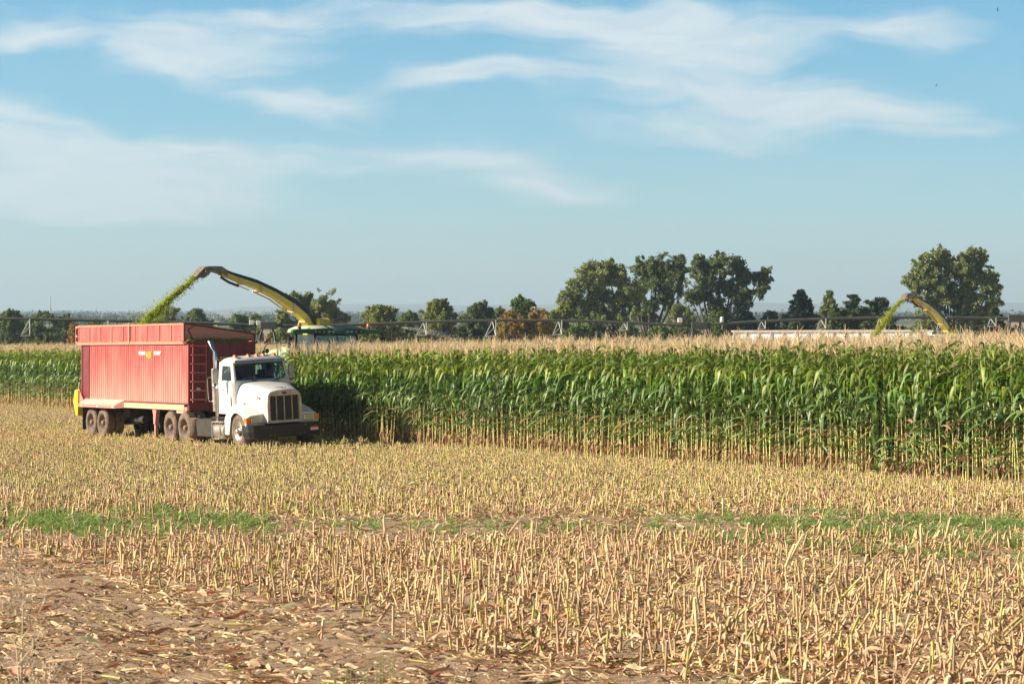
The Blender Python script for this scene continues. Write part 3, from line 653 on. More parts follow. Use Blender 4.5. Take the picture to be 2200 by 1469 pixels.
bo = b.build('badge', [V['sign_red'], V['chrome']], truck); b2.build('badge_field', V['sign_red'], bo)
o = MB(); o.tube([(.86,-.02,1.79),(.83,-.07,1.815),(.76,-.10,1.83),(.70,-.16,1.84),(.66,-.2,1.835)], [.006,.012,.016,.012,.005], 8); o.tube([(.86,.02,1.79),(.83,.07,1.815),(.76,.10,1.83),(.70,.16,1.84),(.66,.2,1.835)], [.006,.012,.016,.012,.005], 8)
o.tube([(.60,0,1.83),(.78,0,1.84),(.88,0,1.795)], [.01,.018,.006], 8); o.build('hood_ornament', V['chrome'], truck)
# fenders
def fender(s_):
    rows = []
    xs = [-.90,-.84,-.74,-.60,-.42,-.22,0,.2,.36,.5,.62,.68]
    zo = {-.90:.95,-.84:1.05,-.74:1.11,-.60:1.16,-.42:1.19,-.22:1.19,0:1.17,.2:1.12,.36:1.06,.5:1.01,.62:.975,.68:.965}
    for x in xs:
        top = zo[x]; inn = top+.19*(1 if x < .3 else 1-(x-.3)*1.3); hw = np.interp(x, [-.76,.1,.8], [.92,.77,.6])
        arch = .52+math.sqrt(max(0, .60**2-x*x)) if abs(x) < .60 else .0
        low = max(arch, .40 if x < 0 else .68); low = min(low, top-.05)
        rows.append([(x, s_*y, z) for y, z in [(hw-.03, inn), (hw+.14, inn-.03), (1.08, top+.045), (1.19, top), (1.235, top-.05), (1.25, min(top-.09, low+.03) if low > top-.09 else top-.09), (1.25, low)]])
    m = MB(); m.grid(rows); a = rows[-1]
    m.add(a+[(.68, s_*.6, .68)], [tuple(range(len(a)+1))], 0)
    a = rows[0]; m.add([a[-1], a[-2], a[-3], a[-4], a[2], a[1], a[0], (-.9, s_*.9, .40)], [tuple(range(8))], 0)
    return m.build('fender', V['white'], truck)
fender(-1); fender(1)
for s_ in (-1, 1):
    h = MB(); y0, y1 = (.74, 1.09); h.box((.66, min(s_*y0, s_*y1), .775), (.715, max(s_*y0, s_*y1), .945))
    ho = h.build('headlamp', V['chrome'], truck, bevel=.012)
    q = MB(); q.box((.712, min(s_*.775, s_*1.06), .795), (.728, max(s_*.775, s_*1.06), .925)); q.build('lens', V['lamp'], ho, bevel=.006)
    a = MB(); a.box((.50, min(s_*1.095, s_*1.262), .78), (.72, max(s_*1.095, s_*1.262), .95)); a.build('turn_signal', V['amber'], truck, bevel=.025, seg=3)
bp = MB(); prof = [(.38,-1.26),(.62,-1.27),(.80,-1.24),(.93,-1.12),(.985,-.9),(1.0,-.5),(1.0,.5),(.985,.9),(.93,1.12),(.80,1.24),(.62,1.27),(.38,1.26)]
bp.grid([[(x-(.03 if z < .4 else 0), y*(.97 if z < .4 else 1), z) for x, y in prof] for z in (.30, .34, .50, .62, .70)], 0, False)
bp.add([(x, y, .70) for x, y in prof], [tuple(range(len(prof)))], 0)
bo = bp.build('bumper', V['black'], truck, solid=.02, bevel=.008)
d = MB(); d.box((.985,-.08,.42),(1.012,.14,.56),0); d.build('tow_hole', V['dark'], bo, bevel=.02)
d = MB(); 
for y, z in ((-.55,.62),(.62,.64),(-.6,.38),(-.42,.37),(.42,.40),(.58,.41)): d.lathe([(0,.01),(.013,.01),(.015,0)], (.999, y, z), 'x', 8)
d.build('bumper_bolt', V['chrome'], bo)
pl = MB(); pl.box((.985, .80, .455), (1.0, 1.09, .535), 1); pl.box((.985, .80, .535), (1.0, 1.09, .60), 0)
pl.v = [(x-.16*(y-.8)**1.0*.9, y, z) for x, y, z in pl.v]; pl.build('licence_plate', [V['sign_red'], V['letter_white']], bo)
# cab shell
def P4(*a): return [tuple(p) for p in a]
c = MB()
hw, tw = .97, .88
for s_ in (-1, 1):
    # lower side
    c.add([(-1.86, s_*hw, 1.02), (-.70, s_*hw, 1.02), (-.70, s_*.95, 2.04), (-1.86, s_*.95, 2.04)], [(0,1,2,3)])
    c.ring([(-1.86, s_*.95, 2.04), (-.70, s_*.95, 2.04), (-.92, s_*tw, 2.66), (-1.86, s_*tw, 2.66)], [(-1.62, s_*.946, 2.07), (-.86, s_*.946, 2.07), (-1.02, s_*.895, 2.53), (-1.62, s_*.895, 2.53)])
c.ring([(-1.86, -.95, 2.04), (-1.86, .95, 2.04), (-1.86, tw, 2.66), (-1.86, -tw, 2.66)], [(-1.86, -.55, 2.12), (-1.86, .55, 2.12), (-1.86, .55, 2.5), (-1.86, -.55, 2.5)])
c.add([(-1.86,-hw,1.02),(-1.86,hw,1.02),(-1.86,.95,2.04),(-1.86,-.95,2.04)], [(0,1,2,3)])
c.ring([(-.70,-.95,2.04),(-.70,.95,2.04),(-.92,tw,2.66),(-.92,-tw,2.66)], [(-.725,-.865,2.07),(-.725,.865,2.07),(-.90,.825,2.605),(-.90,-.825,2.605)])
c.add([(-.70,-hw,1.02),(-.70,hw,1.02),(-.70,.95,2.04),(-.70,-.95,2.04)], [(0,1,2,3)])
cab = c.build('cab', V['white'], truck, solid=.04, off=0, bevel=.012)
rf = MB(); rr = []
for (x, wv, zt) in ((-1.90,.80,2.70),(-1.82,.86,2.78),(-1.55,.88,2.83),(-1.1,.88,2.83),(-.88,.88,2.78),(-.80,.87,2.70)):
    half = [(-wv-.02, 2.62), (-wv-.03, 2.67), (-wv+.03, zt-.04), (-wv*.75, zt-.005), (0, zt+.02)]
    rr.append([(x, y, z) for y, z in half+[(-y, z) for y, z in half[-2::-1]]])
rf.grid(rr); a = rr[0]; rf.add(a, [tuple(range(len(a)))]); a = rr[-1]; rf.add(a, [tuple(range(len(a)))[::-1]]); rf.build('roof', V['white'], truck, sub=1)
vz = MB(); vz.add([(-.90,-.90,2.665),(-.74,-.86,2.60),(-.74,.86,2.60),(-.90,.90,2.665),(-.88,-.90,2.71),(-.77,-.87,2.70),(-.77,.87,2.70),(-.88,.90,2.71)], [(0,1,2,3),(7,6,5,4),(1,5,6,2),(0,4,5,1),(3,2,6,7),(0,3,7,4)]); vz.build('sun_visor', V['alu'], truck, bevel=.01)
g = MB(); g.add([(-.722,-.87,2.065),(-.722,-.012,2.065),(-.897,-.012,2.61),(-.897,-.83,2.61)], [(0,1,2,3)]); g.add([(-.722,.012,2.065),(-.722,.87,2.065),(-.897,.83,2.61),(-.897,.012,2.61)], [(0,1,2,3)])
ws_ = g.build('windscreen', V['glass'], truck)
g = MB(); g.tube([(-.715,0,2.06),(-.89,0,2.615)], .013, 6); g.tube([(-.715,-.865,2.068),(-.715,.865,2.068)], .012, 6); g.tube([(-.895,-.825,2.6),(-.895,.825,2.6)], .014, 6)
for s_ in (-1, 1): g.tube([(-.715,s_*.865,2.065),(-.89,s_*.825,2.61)], .012, 6)
g.build('window_seal', V['dark'], ws_)
for y0, y1 in ((-.25,-.62),(.55,.2)):
    g = MB(); g.tube([(-.66,y0,2.05),(-.705,(y0+y1)/2,2.10),(-.715,y1,2.10)], .009, 6); g.box((-.70,min(y0,y0-.06),2.03),(-.64,max(y0,y0+.05),2.06)); g.build('wiper', V['dark'], ws_)
g = MB(); g.add([(-1.87,-.55,2.12),(-1.87,.55,2.12),(-1.87,.55,2.5),(-1.87,-.55,2.5)], [(0,1,2,3)]); g.build('rear_window', V['glass_clear'], truck)
for s_ in (-1, 1):
    d = MB(); d.box((-1.60, min(s_*.985, s_*1.0), 1.10), (-.74, max(s_*.985, s_*1.0), 2.04))
    do = d.build('door', V['white'], truck, bevel=.008)
    q = MB(); q.add([(-1.61, s_*.95, 2.075), (-.87, s_*.95, 2.075), (-1.03, s_*.90, 2.525), (-1.61, s_*.90, 2.525)], [(0,1,2,3)]); wq = q.build('door_window', V['glass_clear'], do)
    q = MB(); q.tube([(-1.08, s_*.955, 2.07), (-1.11, s_*.905, 2.53)], .012, 6); q.tube([(-1.63,s_*.957,2.07),(-.86,s_*.957,2.07),(-1.02,s_*.905,2.535),(-1.62,s_*.905,2.535),(-1.63,s_*.957,2.07)], .009, 6); q.build('window_bar', V['alu'], wq)
    q = MB(); q.lathe([(0,.006*s_),(.085,.006*s_),(.095,0)], (-.88, s_*1.0, 1.43), 'y', 24, 0); q.v = [(-.88+(x+.88)*.55, y, 1.43+(z-1.43)*2.15) for x, y, z in q.v]; q.build('oval_peep_window', V['grille'], do)
    q = MB(); q.box((-1.52, min(s_*1.0,s_*1.03), 1.78), (-1.38, max(s_*1.0,s_*1.03), 1.81)); q.lathe([(0,.01*s_),(.03,.01*s_),(.035,0)], (-1.50, s_*1.0, 1.3), 'y', 10); q.build('door_handle', V['chrome'], do)
    # mirror on struts
    mr = MB(); mr.box((-1.33, min(s_*1.24,s_*1.43), 2.03), (-1.25, max(s_*1.24,s_*1.43), 2.48)); mo = mr.build('mirror', V['alu'], truck, bevel=.02)
    q = MB(); q.lathe([(0,.05),(.05,.045),(.09,.01),(.09,-.02),(0,-.03)], (-1.28, s_*1.33, 1.93), 'x', 20); q.build('round_mirror', V['chrome'], mo)
    q = MB(); q.tube([(-.96,s_*.90,2.60),(-1.28,s_*1.33,2.54),(-1.28,s_*1.33,1.98),(-.86,s_*.97,2.0)], .011, 6); q.tube([(-1.28,s_*1.33,2.08),(-1.04,s_*.92,2.50)], .009, 6); q.build('mirror_strut', V['alu'], mo)
# exhaust stack with heat guard and grab rail
e_ = MB(); e_.tube([(-2.02,-.98,.72),(-2.02,-.98,1.1),(-2.02,-.98,2.5),(-2.02,-.98,2.98),(-2.10,-.99,3.12),(-2.30,-1.0,3.31)], [.055,.06,.062,.062,.062,.066], 18, 0); st_ = e_.build('exhaust_stack', V['chrome'], truck)
e_ = MB(); e_.tube([(-2.04,-.99,1.10),(-2.04,-.99,2.40)], .115, 20, 0); e_.build('heat_guard', V['alu'], st_)
e_ = MB(); e_.tube([(-2.06,-1.08,2.18),(-2.25,-1.14,2.18),(-2.29,-1.15,2.10),(-2.29,-1.15,1.5),(-2.25,-1.14,1.42),(-2.06,-1.08,1.42)], .016, 8); e_.build('grab_rail', V['chrome'], st_)
e_ = MB(); e_.tube([(-1.93,-.99,.95),(-1.93,-.99,2.5)], .02, 8); e_.build('stack_bracket', V['tan'], st_)
for y in (-.73,-.27,.02,.25,.62):
    q = MB(); q.add([(-1.12,y-.05,2.82),(-.92,y-.05,2.80),(-.92,y+.05,2.80),(-1.12,y+.05,2.82),(-1.09,y-.035,2.88),(-.98,y-.035,2.875),(-.98,y+.035,2.875),(-1.09,y+.035,2.88)], [(0,1,2,3),(7,6,5,4),(0,4,5,1),(1,5,6,2),(2,6,7,3),(3,7,4,0)]); q.build('marker_light', V['amber'], truck, bevel=.01)
q = MB(); q.lathe([(0,.03),(.06,.03),(.075,.0),(.07,-.06),(.03,-.10)], (-1.25,.50,2.94), 'x', 20); q.tube([(-1.25,.5,2.82),(-1.25,.5,2.9)], .015, 6); q.build('work_lamp', V['grille'], truck)
q = MB(); q.tube([(-1.45,.30,2.90),(-1.2,.30,2.90),(-1.1,.30,2.90)], [.015,.02,.05], 10); q.box((-1.4,.28,2.82),(-1.36,.32,2.9)); q.build('air_horn', V['dark'], truck)
# tank, steps, tool box, quarter fender
q = MB(); q.tube([(-1.86,-1.0,.50),(-1.02,-1.0,.50)], .27, 24, 0); q.build('fuel_tank', V['alu'], truck, bevel=.02)
q = MB(); q.tube([(-1.86,1.0,.50),(-1.02,1.0,.50)], .27, 24, 0); q.build('fuel_tank', V['alu'], truck, bevel=.02)
for s_ in (-1,1):
    q = MB(); q.box((-1.85,min(s_*1.0,s_*1.27),.76),(-1.08,max(s_*1.0,s_*1.27),.80)); q.box((-1.75,min(s_*1.05,s_*1.30),.235),(-1.28,max(s_*1.05,s_*1.30),.27)); q.tube([(-1.8,s_*1.28,.78),(-1.8,s_*1.29,.25)],.02,6); q.tube([(-1.2,s_*1.28,.78),(-1.25,s_*1.29,.25)],.02,6); q.build('cab_step', V['alu'], truck, bevel=.006)
    q = MB(); q.prism([(-3.42,.72),(-3.36,.28),(-2.06,.28),(-2.06,.74),(-2.3,.84),(-3.3,.84)], 'y', min(s_*.5,s_*1.12), max(s_*.5,s_*1.12)); q.build('tool_box', V['dark'], truck, bevel=.015)
    q = MB(); q.grid([[(-4.16+.62*math.sin(a), s_*y, .50+.62*math.cos(a)) for y in (.72, 1.22)] for a in np.linspace(.95, 2.0, 10)]); q.build('quarter_fender', V['rim_dirty'], truck, solid=.02)
q = MB(); q.lathe([(0,.01),(.04,.01),(.045,0)], (.47,-.72,1.55), 'y', 16); q.v = [(x, -.715-(y+.72), z) for x, y, z in q.v]; q.build('side_badge', V['sign_red'], truck)
q = MB(); q.box((-.22,-.92,1.27),(-.12,-.86,1.37)); q.tube([(-.12,-.90,1.28),(-.05,-.92,1.37)],.016,6); q.build('hood_latch', V['dark'], truck)
q = MB(); q.tube([(-.745,-.955,1.05),(-.745,-.945,1.6),(-.745,-.86,1.96),(-.745,-.70,2.05),(-.745,0,2.07),(-.745,.70,2.05),(-.745,.86,1.96),(-.745,.945,1.6),(-.745,.955,1.05)], .007, 5); q.tube([(-.72,-.925,1.37),(-.1,-.815,1.36),(.45,-.70,1.29),(.78,-.625,1.2)], .006, 5); q.build('panel_seam', V['dark'], truck)
# interior: seats, dash, steering wheel
q = MB(); 
for y in (-.48,.45): q.box((-1.62,y-.25,1.45),(-1.15,y+.25,1.60)); q.box((-1.72,y-.25,1.55),(-1.58,y+.25,2.22)); q.box((-1.70,y-.14,2.22),(-1.61,y+.14,2.36))
q.build('seat', V['interior'], truck, bevel=.04)
q = MB(); q.box((-.95,-.9,1.55),(-.74,.9,1.98)); q.build('dashboard', V['interior'], truck, bevel=.03)
q = MB(); q.tube([(-1.07+.08*math.sin(a)*.9, .45+.20*math.cos(a), 1.94+.18*math.sin(a)) for a in np.linspace(0, 2*math.pi, 25)], .014, 8, 0, False); q.tube([(-1.07,.45,1.94),(-.85,.45,1.80)], .02, 8); q.tube([(-1.07,.27,1.94),(-1.07,.63,1.94)], .012, 6); q.build('steering_wheel', V['dark'], truck)

# ------------------------------------------------------------------ driver
def skin_chain(nodes, edges, name, m_, parent, sub=2):
    me = bpy.data.meshes.new(name); me.from_pydata([n_[0] for n_ in nodes], edges, []); o = bpy.data.objects.new(name, me); COL.objects.link(o); o.parent = parent
    md = o.modifiers.new('skin', 'SKIN')
    if not me.skin_vertices: bpy.context.view_layer.objects.active = o
    sv = me.skin_vertices[0].data if me.skin_vertices else None
    for i, n_ in enumerate(nodes):
        if sv: sv[i].radius = (n_[1], n_[1]*(n_[2] if len(n_) > 2 else 1)); sv[i].use_root = (i == 0)
    q = o.modifiers.new('sub', 'SUBSURF'); q.levels = q.render_levels = sub; me.materials.append(m_); md.use_smooth_shade = True
    return o
dloc = TO+TH*(-1.42)+TL*.45
nodes = [((0,0,0), .15, 1.1), ((.0,0,.2), .14, 1.2), ((-.02,0,.42), .155, 1.15), ((-.01,0,.54), .07), ((.01,0,.62), .055), ((.02,0,.70), .085, 1.0), ((.035,0,.80), .095, .9), ((.02,0,.87), .06),
  ((0,.19,.46), .06), ((.10,.25,.22), .045), ((.30,.17,.30), .033), ((.345,.165,.32), .028), ((0,-.19,.46), .06), ((.10,-.25,.22), .045), ((.30,-.17,.30), .033), ((.345,-.165,.32), .028),
  ((.08,.10,-.02), .09), ((.42,.12,.0), .065), ((.50,.12,-.36), .045), ((.08,-.10,-.02), .09), ((.42,-.12,.0), .065), ((.50,-.12,-.36), .045)]
edges = [(0,1),(1,2),(2,3),(3,4),(4,5),(5,6),(6,7),(2,8),(8,9),(9,10),(10,11),(2,12),(12,13),(13,14),(14,15),(0,16),(16,17),(17,18),(0,19),(19,20),(20,21)]
for s_, root in ((1, 11), (-1, 15)):           # five unequal fingers closed on the wheel rim
    bx, by, bz = nodes[root][0]
    for f, (dy, ln) in enumerate(((-.026,.052),(-.009,.062),(.009,.058),(.026,.046))):
        i = len(nodes); nodes += [((bx+.03, by+dy*.4, bz+.02+dy), .009), ((bx+.03+ln*.5, by+dy*.3, bz+.03+dy), .008), ((bx+.03+ln*.6, by-.01*s_, bz+.01+dy), .007)]; edges += [(root, i), (i, i+1), (i+1, i+2)]
    i = len(nodes); nodes += [((bx+.015, by-.03*s_, bz+.03), .009), ((bx+.04, by-.035*s_, bz+.045), .008)]; edges += [(root, i), (i, i+1)]
person = skin_chain(nodes, edges, 'person', V['skin'], None, 2)
person.location = (dloc[0], dloc[1], 1.66); person.rotation_euler = (0, 0, HEAD)
tag(person, 'driver in dark shirt and cap seated behind the truck windscreen', 'person')
sh = skin_chain([((0,0,.02), .165, 1.15), ((0,0,.2), .155, 1.2), ((-.02,0,.43), .17, 1.15), ((-.015,0,.52), .08), ((0,.19,.47), .068), ((.10,.25,.22), .053), ((.27,.18,.29), .042), ((0,-.19,.47), .068), ((.10,-.25,.22), .053), ((.27,-.18,.29), .042)],
   [(0,1),(1,2),(2,3),(2,4),(4,5),(5,6),(2,7),(7,8),(8,9)], 'shirt', V['shirt'], person)
q = MB(); q.lathe([(0,.115),(.05,.108),(.085,.075),(.100,.02),(.100,-.01)], (.03,0,.83), 'z', 20); q.add([(.11,-.06,.825),(.19,-.045,.81),(.19,.045,.81),(.11,.06,.825),(.11,-.06,.84),(.19,-.045,.82),(.19,.045,.82),(.11,.06,.84)], [(3,2,1,0),(4,5,6,7),(0,1,5,4),(1,2,6,5),(2,3,7,6)]); q.build('cap', V['hair'], person)
q = MB()
for s_ in (-1, 1): q.lathe([(0,.012),(.009,.009),(.012,0)], (.115, s_*.032, .79), 'x', 8, 0); q.tube([(.02, s_*.092, .80), (.015, s_*.10, .78), (.02, s_*.093, .755)], [.010,.014,.008], 6, 1)
q.tube([(.115,0,.80),(.14,0,.765),(.118,0,.752)], [.008,.014,.006], 6, 1); q.tube([(.108,-.025,.722),(.116,0,.72),(.108,.025,.722)], .005, 6, 2); q.build('face', [V['dark'], V['skin'], V['sign_red']], person)

# ------------------------------------------------------------------ red silage trailer
trailer = empty('semi_trailer', (TO[0], TO[1], 0), (0, 0, HEAD), 'long red silage trailer with ribbed sides being filled with chopped corn', 'trailer')
XR, XF = -13.35, -3.93
def ribbed(s_):
    m = MB(); xs = []; n_ = 46; x0, x1 = -12.55, XF
    for i in range(n_):
        a = x0+(x1-x0)*i/n_; d = (x1-x0)/n_
        xs += [(a, 0), (a+d*.78, 0), (a+d*.84, -.028), (a+d*.94, -.028)]
    xs.append((x1, 0)); y = 1.17
    m.grid([[(x, s_*(y+o_), z) for x, o_ in xs] for z in (1.30, 3.24)], 0, False)
    m.grid([[(x, s_*(y-.06), z) for x in (x0, x1)] for z in (1.30, 3.24)], 0, False)
    return m.build('side_wall', V['red'], trailer)
for s_ in (-1, 1):
    ribbed(s_)
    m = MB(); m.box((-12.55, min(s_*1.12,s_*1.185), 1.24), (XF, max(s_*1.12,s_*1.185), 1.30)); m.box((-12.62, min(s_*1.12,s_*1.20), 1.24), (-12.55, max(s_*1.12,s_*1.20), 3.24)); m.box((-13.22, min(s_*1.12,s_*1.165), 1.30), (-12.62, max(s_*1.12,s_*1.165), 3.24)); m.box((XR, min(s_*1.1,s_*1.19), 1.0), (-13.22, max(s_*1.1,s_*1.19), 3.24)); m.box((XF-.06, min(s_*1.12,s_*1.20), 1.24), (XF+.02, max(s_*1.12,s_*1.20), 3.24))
    m.build('side_frame', V['red_shaded'], trailer, bevel=.008)
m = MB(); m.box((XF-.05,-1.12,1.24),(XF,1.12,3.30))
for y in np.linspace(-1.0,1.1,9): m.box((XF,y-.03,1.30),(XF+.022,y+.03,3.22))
m.box((XF-.05,-1.17,1.05),(XF+.01,1.17,1.24)); m.build('front_wall', V['red_shaded'], trailer)
m = MB(); m.box((XR-.03,-1.14,1.0),(XR,1.14,3.3)); m.build('tailgate', V['red_shaded'], trailer)
m = MB(); m.box((XR,-1.10,1.16),(XF-.05,1.10,1.24)); m.build('floor', V['dark'], trailer)
# upper extension boards: tall near side, lower far side, sloping front board
def ext(s_, z0, z1, yy):
    a, b = min(s_*(yy-.035), s_*yy), max(s_*(yy-.035), s_*yy); m = MB(); m.box((-13.5, a, z0), (-4.18 if s_ < 0 else -4.18, b, z1))
    o_ = m.build('side_board', V['red'], trailer)
    t_ = MB(); ya, yb = min(s_*(yy-.05), s_*(yy+.03)), max(s_*(yy-.05), s_*(yy+.03))
    t_.box((-13.55, ya, z1-.045), (-4.15, yb, z1+.02)); t_.box((-13.55, ya, z0-.03), (-4.15, yb, z0+.07))
    n_ = 9
    for i in range(n_+1):
        x = -13.45+9.25*i/n_; t_.box((x-.022, min(s_*yy, s_*(yy+.028)), z0+.07), (x+.022, max(s_*yy, s_*(yy+.028)), z1-.045))
    t_.box((-8.85, min(s_*yy, s_*(yy+.05)), z0), (-8.72, max(s_*yy, s_*(yy+.05)), z1+.06)); t_.box((-13.72, ya, z0+.02), (-13.55, yb, z0+.09)); t_.box((-13.72, ya, z0+.25), (-13.55, yb, z0+.32)); t_.box((-13.72, ya, z1-.08), (-13.55, yb, z1)); t_.box((-13.74, ya, z0), (-13.70, yb, z1))
    t_.build('board_frame', V['red_dusty'], o_, bevel=.006)
ext(-1, 3.24, 3.88, 1.22); ext(1, 3.24, 3.42, 1.22)
m = MB(); m.prism([(-1.27,3.36),(1.22,3.36),(1.22,3.55),(1.10,3.56),(-1.20,3.87),(-1.27,3.88)], 'x', XF-.26, XF-.20); fb = m.build('front_board', V['red_dusty'], trailer)
m = MB(); m.tube([(XF-.17,-1.27,3.89),(XF-.17,1.16,3.575),(XF-.17,1.26,3.53)], .03, 8); m.tube([(XF-.17,-1.27,3.30),(XF-.17,-1.27,3.89)], .03, 8); m.tube([(XF-.17,1.25,3.30),(XF-.17,1.26,3.53)], .025, 8); m.box((XF-.30,-1.28,3.24),(XF+.03,1.28,3.30)); m.tube([(XF-.19,-.95,3.36),(XF-.19,-1.12,3.70),(XF-.19,-.9,3.80)], .02, 6); m.build('board_rim', V['red_shaded'], fb, bevel=.005)
m = MB(); m.box((-13.5,-1.2,3.24),(-13.45,1.2,3.55)); m.build('rear_board', V['red_dusty'], trailer)
# ladder
m = MB(); m.tube([(XF+.13,-1.09,1.32),(XF+.13,-1.09,3.22)], .016, 6); m.tube([(XF+.13,-.62,1.32),(XF+.13,-.62,3.22)], .016, 6)
for z in np.linspace(1.42,3.16,7): m.tube([(XF+.15,-1.17,z),(XF+.15,-.60,z)], .027, 6); m.tube([(XF,-1.09,z),(XF+.15,-1.09,z)], .012, 5); m.tube([(XF,-.62,z),(XF+.15,-.62,z)], .012, 5)
m.build('ladder', V['red'], trailer)
m = MB(); m.box((XF+.022,-.92,1.72),(XF+.03,-.78,1.80)); m.build('notice', V['letter_white'], trailer)
me = text_mesh('PARMA', .215); me.materials.append(V['letter_dull']); o = bpy.data.objects.new('lettering', me); COL.objects.link(o); o.parent = trailer
o.matrix_local = Matrix(((0,0,1,XF+.030),(1,0,0,-.36),(0,1,0,2.66),(0,0,0,1)))
# decal on the near side: yellow letters between two white bars
dc = MB(); Y = -1.176; dc.prism([(-8.05,2.87),(-7.52,2.87),(-7.52,2.985),(-8.10,2.985)], 'y', Y-.008, Y-.002); dc.prism([(-6.78,2.87),(-6.30,2.87),(-6.18,2.985),(-6.78,2.985)], 'y', Y-.008, Y-.002)
dco = dc.build('side_decal', V['letter_white'], trailer)
me = text_mesh('ABI', .31, .003); me.materials.append(V['letter_yellow']); o = bpy.data.objects.new('lettering', me); COL.objects.link(o); o.parent = dco
o.matrix_local = Matrix(((1.05,0,0,-7.46),(0,0,-1,Y-.012),(0,1,0,2.765),(0,0,0,1)))
# fender ledge, beam, frame, legs, wheels
for s_ in (-1, 1):
    ys_ = (s_*1.16, s_*1.42); m = MB(); m.add([(-12.95,ys_[0],1.31),(-9.35,ys_[0],1.31),(-9.62,ys_[1],1.12),(-12.98,ys_[1],1.12)], [(0,1,2,3)]); m.add([(-12.98,ys_[1],1.12),(-9.62,ys_[1],1.12),(-9.62,ys_[1],1.03),(-12.98,ys_[1],1.03)], [(0,1,2,3)], 1); m.add([(-9.35,ys_[0],1.31),(-9.35,ys_[0],1.05),(-9.62,ys_[1],1.03),(-9.62,ys_[1],1.12)], [(0,1,2,3)], 1)
    fo = m.build('fender_ledge', [V['tan'], V['red_dusty']], trailer, solid=.015)
    for x in (-12.7,-11.2,-9.8): q = MB(); q.box((x-.05,min(ys_[1],ys_[1]+s_*.02),1.05),(x+.05,max(ys_[1],ys_[1]+s_*.02),1.10)); q.build('clearance_light', V['letter_white'], fo)
    m = MB(); m.box((-9.33, min(s_*1.14,s_*1.20), 1.06), (-4.28, max(s_*1.14,s_*1.20), 1.235)); m.build('side_beam', V['yellow_dusty'], trailer, bevel=.01)
    m = MB(); m.box((-4.24, min(s_*1.14,s_*1.20), 1.06), (-4.0, max(s_*1.14,s_*1.20), 1.17)); m.build('corner_reflector', V['red_dusty'], trailer)
    m = MB(); m.box((-5.0, min(s_*1.05,s_*1.14), .96), (-4.2, max(s_*1.05,s_*1.14), 1.06)); m.build('corner_bracket', V['tan'], trailer)
    m = MB(); m.prism([(-7.1,1.06),(-6.72,1.06),(-6.78,.86),(-6.84,.55),(-6.98,.55),(-7.0,.86)], 'y', min(s_*.98,s_*1.12), max(s_*.98,s_*1.12)); m.box((-6.97,min(s_*1.0,s_*1.09),.12),(-6.86,max(s_*1.0,s_*1.09),.6)); m.box((-7.08,min(s_*.95,s_*1.15),.09),(-6.74,max(s_*.95,s_*1.15),.12)); m.build('landing_leg', V['red_dusty'], trailer, bevel=.008)
    for x in (-12.35,-11.28):
        wheel(trailer, (x, s_*1.20, .50), s_, R0=.50); wheel(trailer, (x, s_*.86, .50), s_, R0=.50)
    m = MB(); m.box((-13.12, min(s_*.72,s_*1.22), .22), (-13.10, max(s_*.72,s_*1.22), 1.0)); m.build('mud_flap', V['dark'], trailer)
m = MB()
for s_ in (-1, 1): m.box((XR, s_*.45-.05, .98), (-3.95, s_*.45+.05, 1.16))
for x in np.arange(-13.0,-4.0,.9): m.box((x-.04,-1.12,1.06),(x+.04,1.12,1.16))
m.box((-12.9,-.5,.62),(-10.7,.5,.98))
for x in (-12.35,-11.28): m.tube([(x,-.9,.5),(x,.9,.5)], .08, 10)
m.tube([(-6.9,-1.05,.75),(-6.9,1.05,.75)], .03, 6); m.tube([(-6.9,-.9,.4),(-8.2,-.5,1.0)], .03, 6); m.tube([(-6.9,.9,.4),(-8.2,.5,1.0)], .03, 6); m.tube([(-10.6,-.3,.6),(-10.0,-.3,.6)], .15, 12); m.tube([(-9.6,-.6,.65),(-8.9,-.6,.65)], .12, 12); m.box((-10.5,-.75,.7),(-9.9,-.4,.98))
m.build('chassis', V['dark'], trailer)
m = MB(); m.prism([(-13.36,1.60),(-13.40,.70),(-13.55,.70),(-13.84,1.20),(-13.66,1.62)], 'y', -1.30, 1.30, 0); m.build('tail_spreader', V['yellow'], trailer, bevel=.02)
m = MB(); m.prism([(-13.62,1.63),(-13.40,1.66),(-12.95,1.22),(-13.0,1.05),(-13.34,1.10)], 'y', -1.24, -1.19); m.prism([(-13.62,1.63),(-13.40,1.66),(-12.95,1.22),(-13.0,1.05),(-13.34,1.10)], 'y', 1.19, 1.24); m.build('tail_hinge_plate', V['red_dusty'], trailer)

def local(o_, p): return o_.matrix_basis @ Vector(p)
# silage heap filling the trailer
rows = []
for i in range(70):
    x = XR+.05+(XF-.12-XR)*i/69; rw = []
    for j in range(22):
        y = -1.15+2.3*j/21; edge = 1-abs(j/10.5-1)**3
        z = 3.34+.30*edge*math.exp(-((x+8.9)/3.2)**2)+.05*edge*math.sin(x*3)+rnd.gauss(0, .018); rw.append((x, y, z))
    rows.append(rw)
m = MB(); m.grid(rows); o = m.build('silage_heap', V['silage'], None); o.location = (TO[0], TO[1], 0); o.rotation_euler = (0, 0, HEAD); tag(o, 'green chopped corn heaped inside the red trailer', 'silage', None, 'stuff')
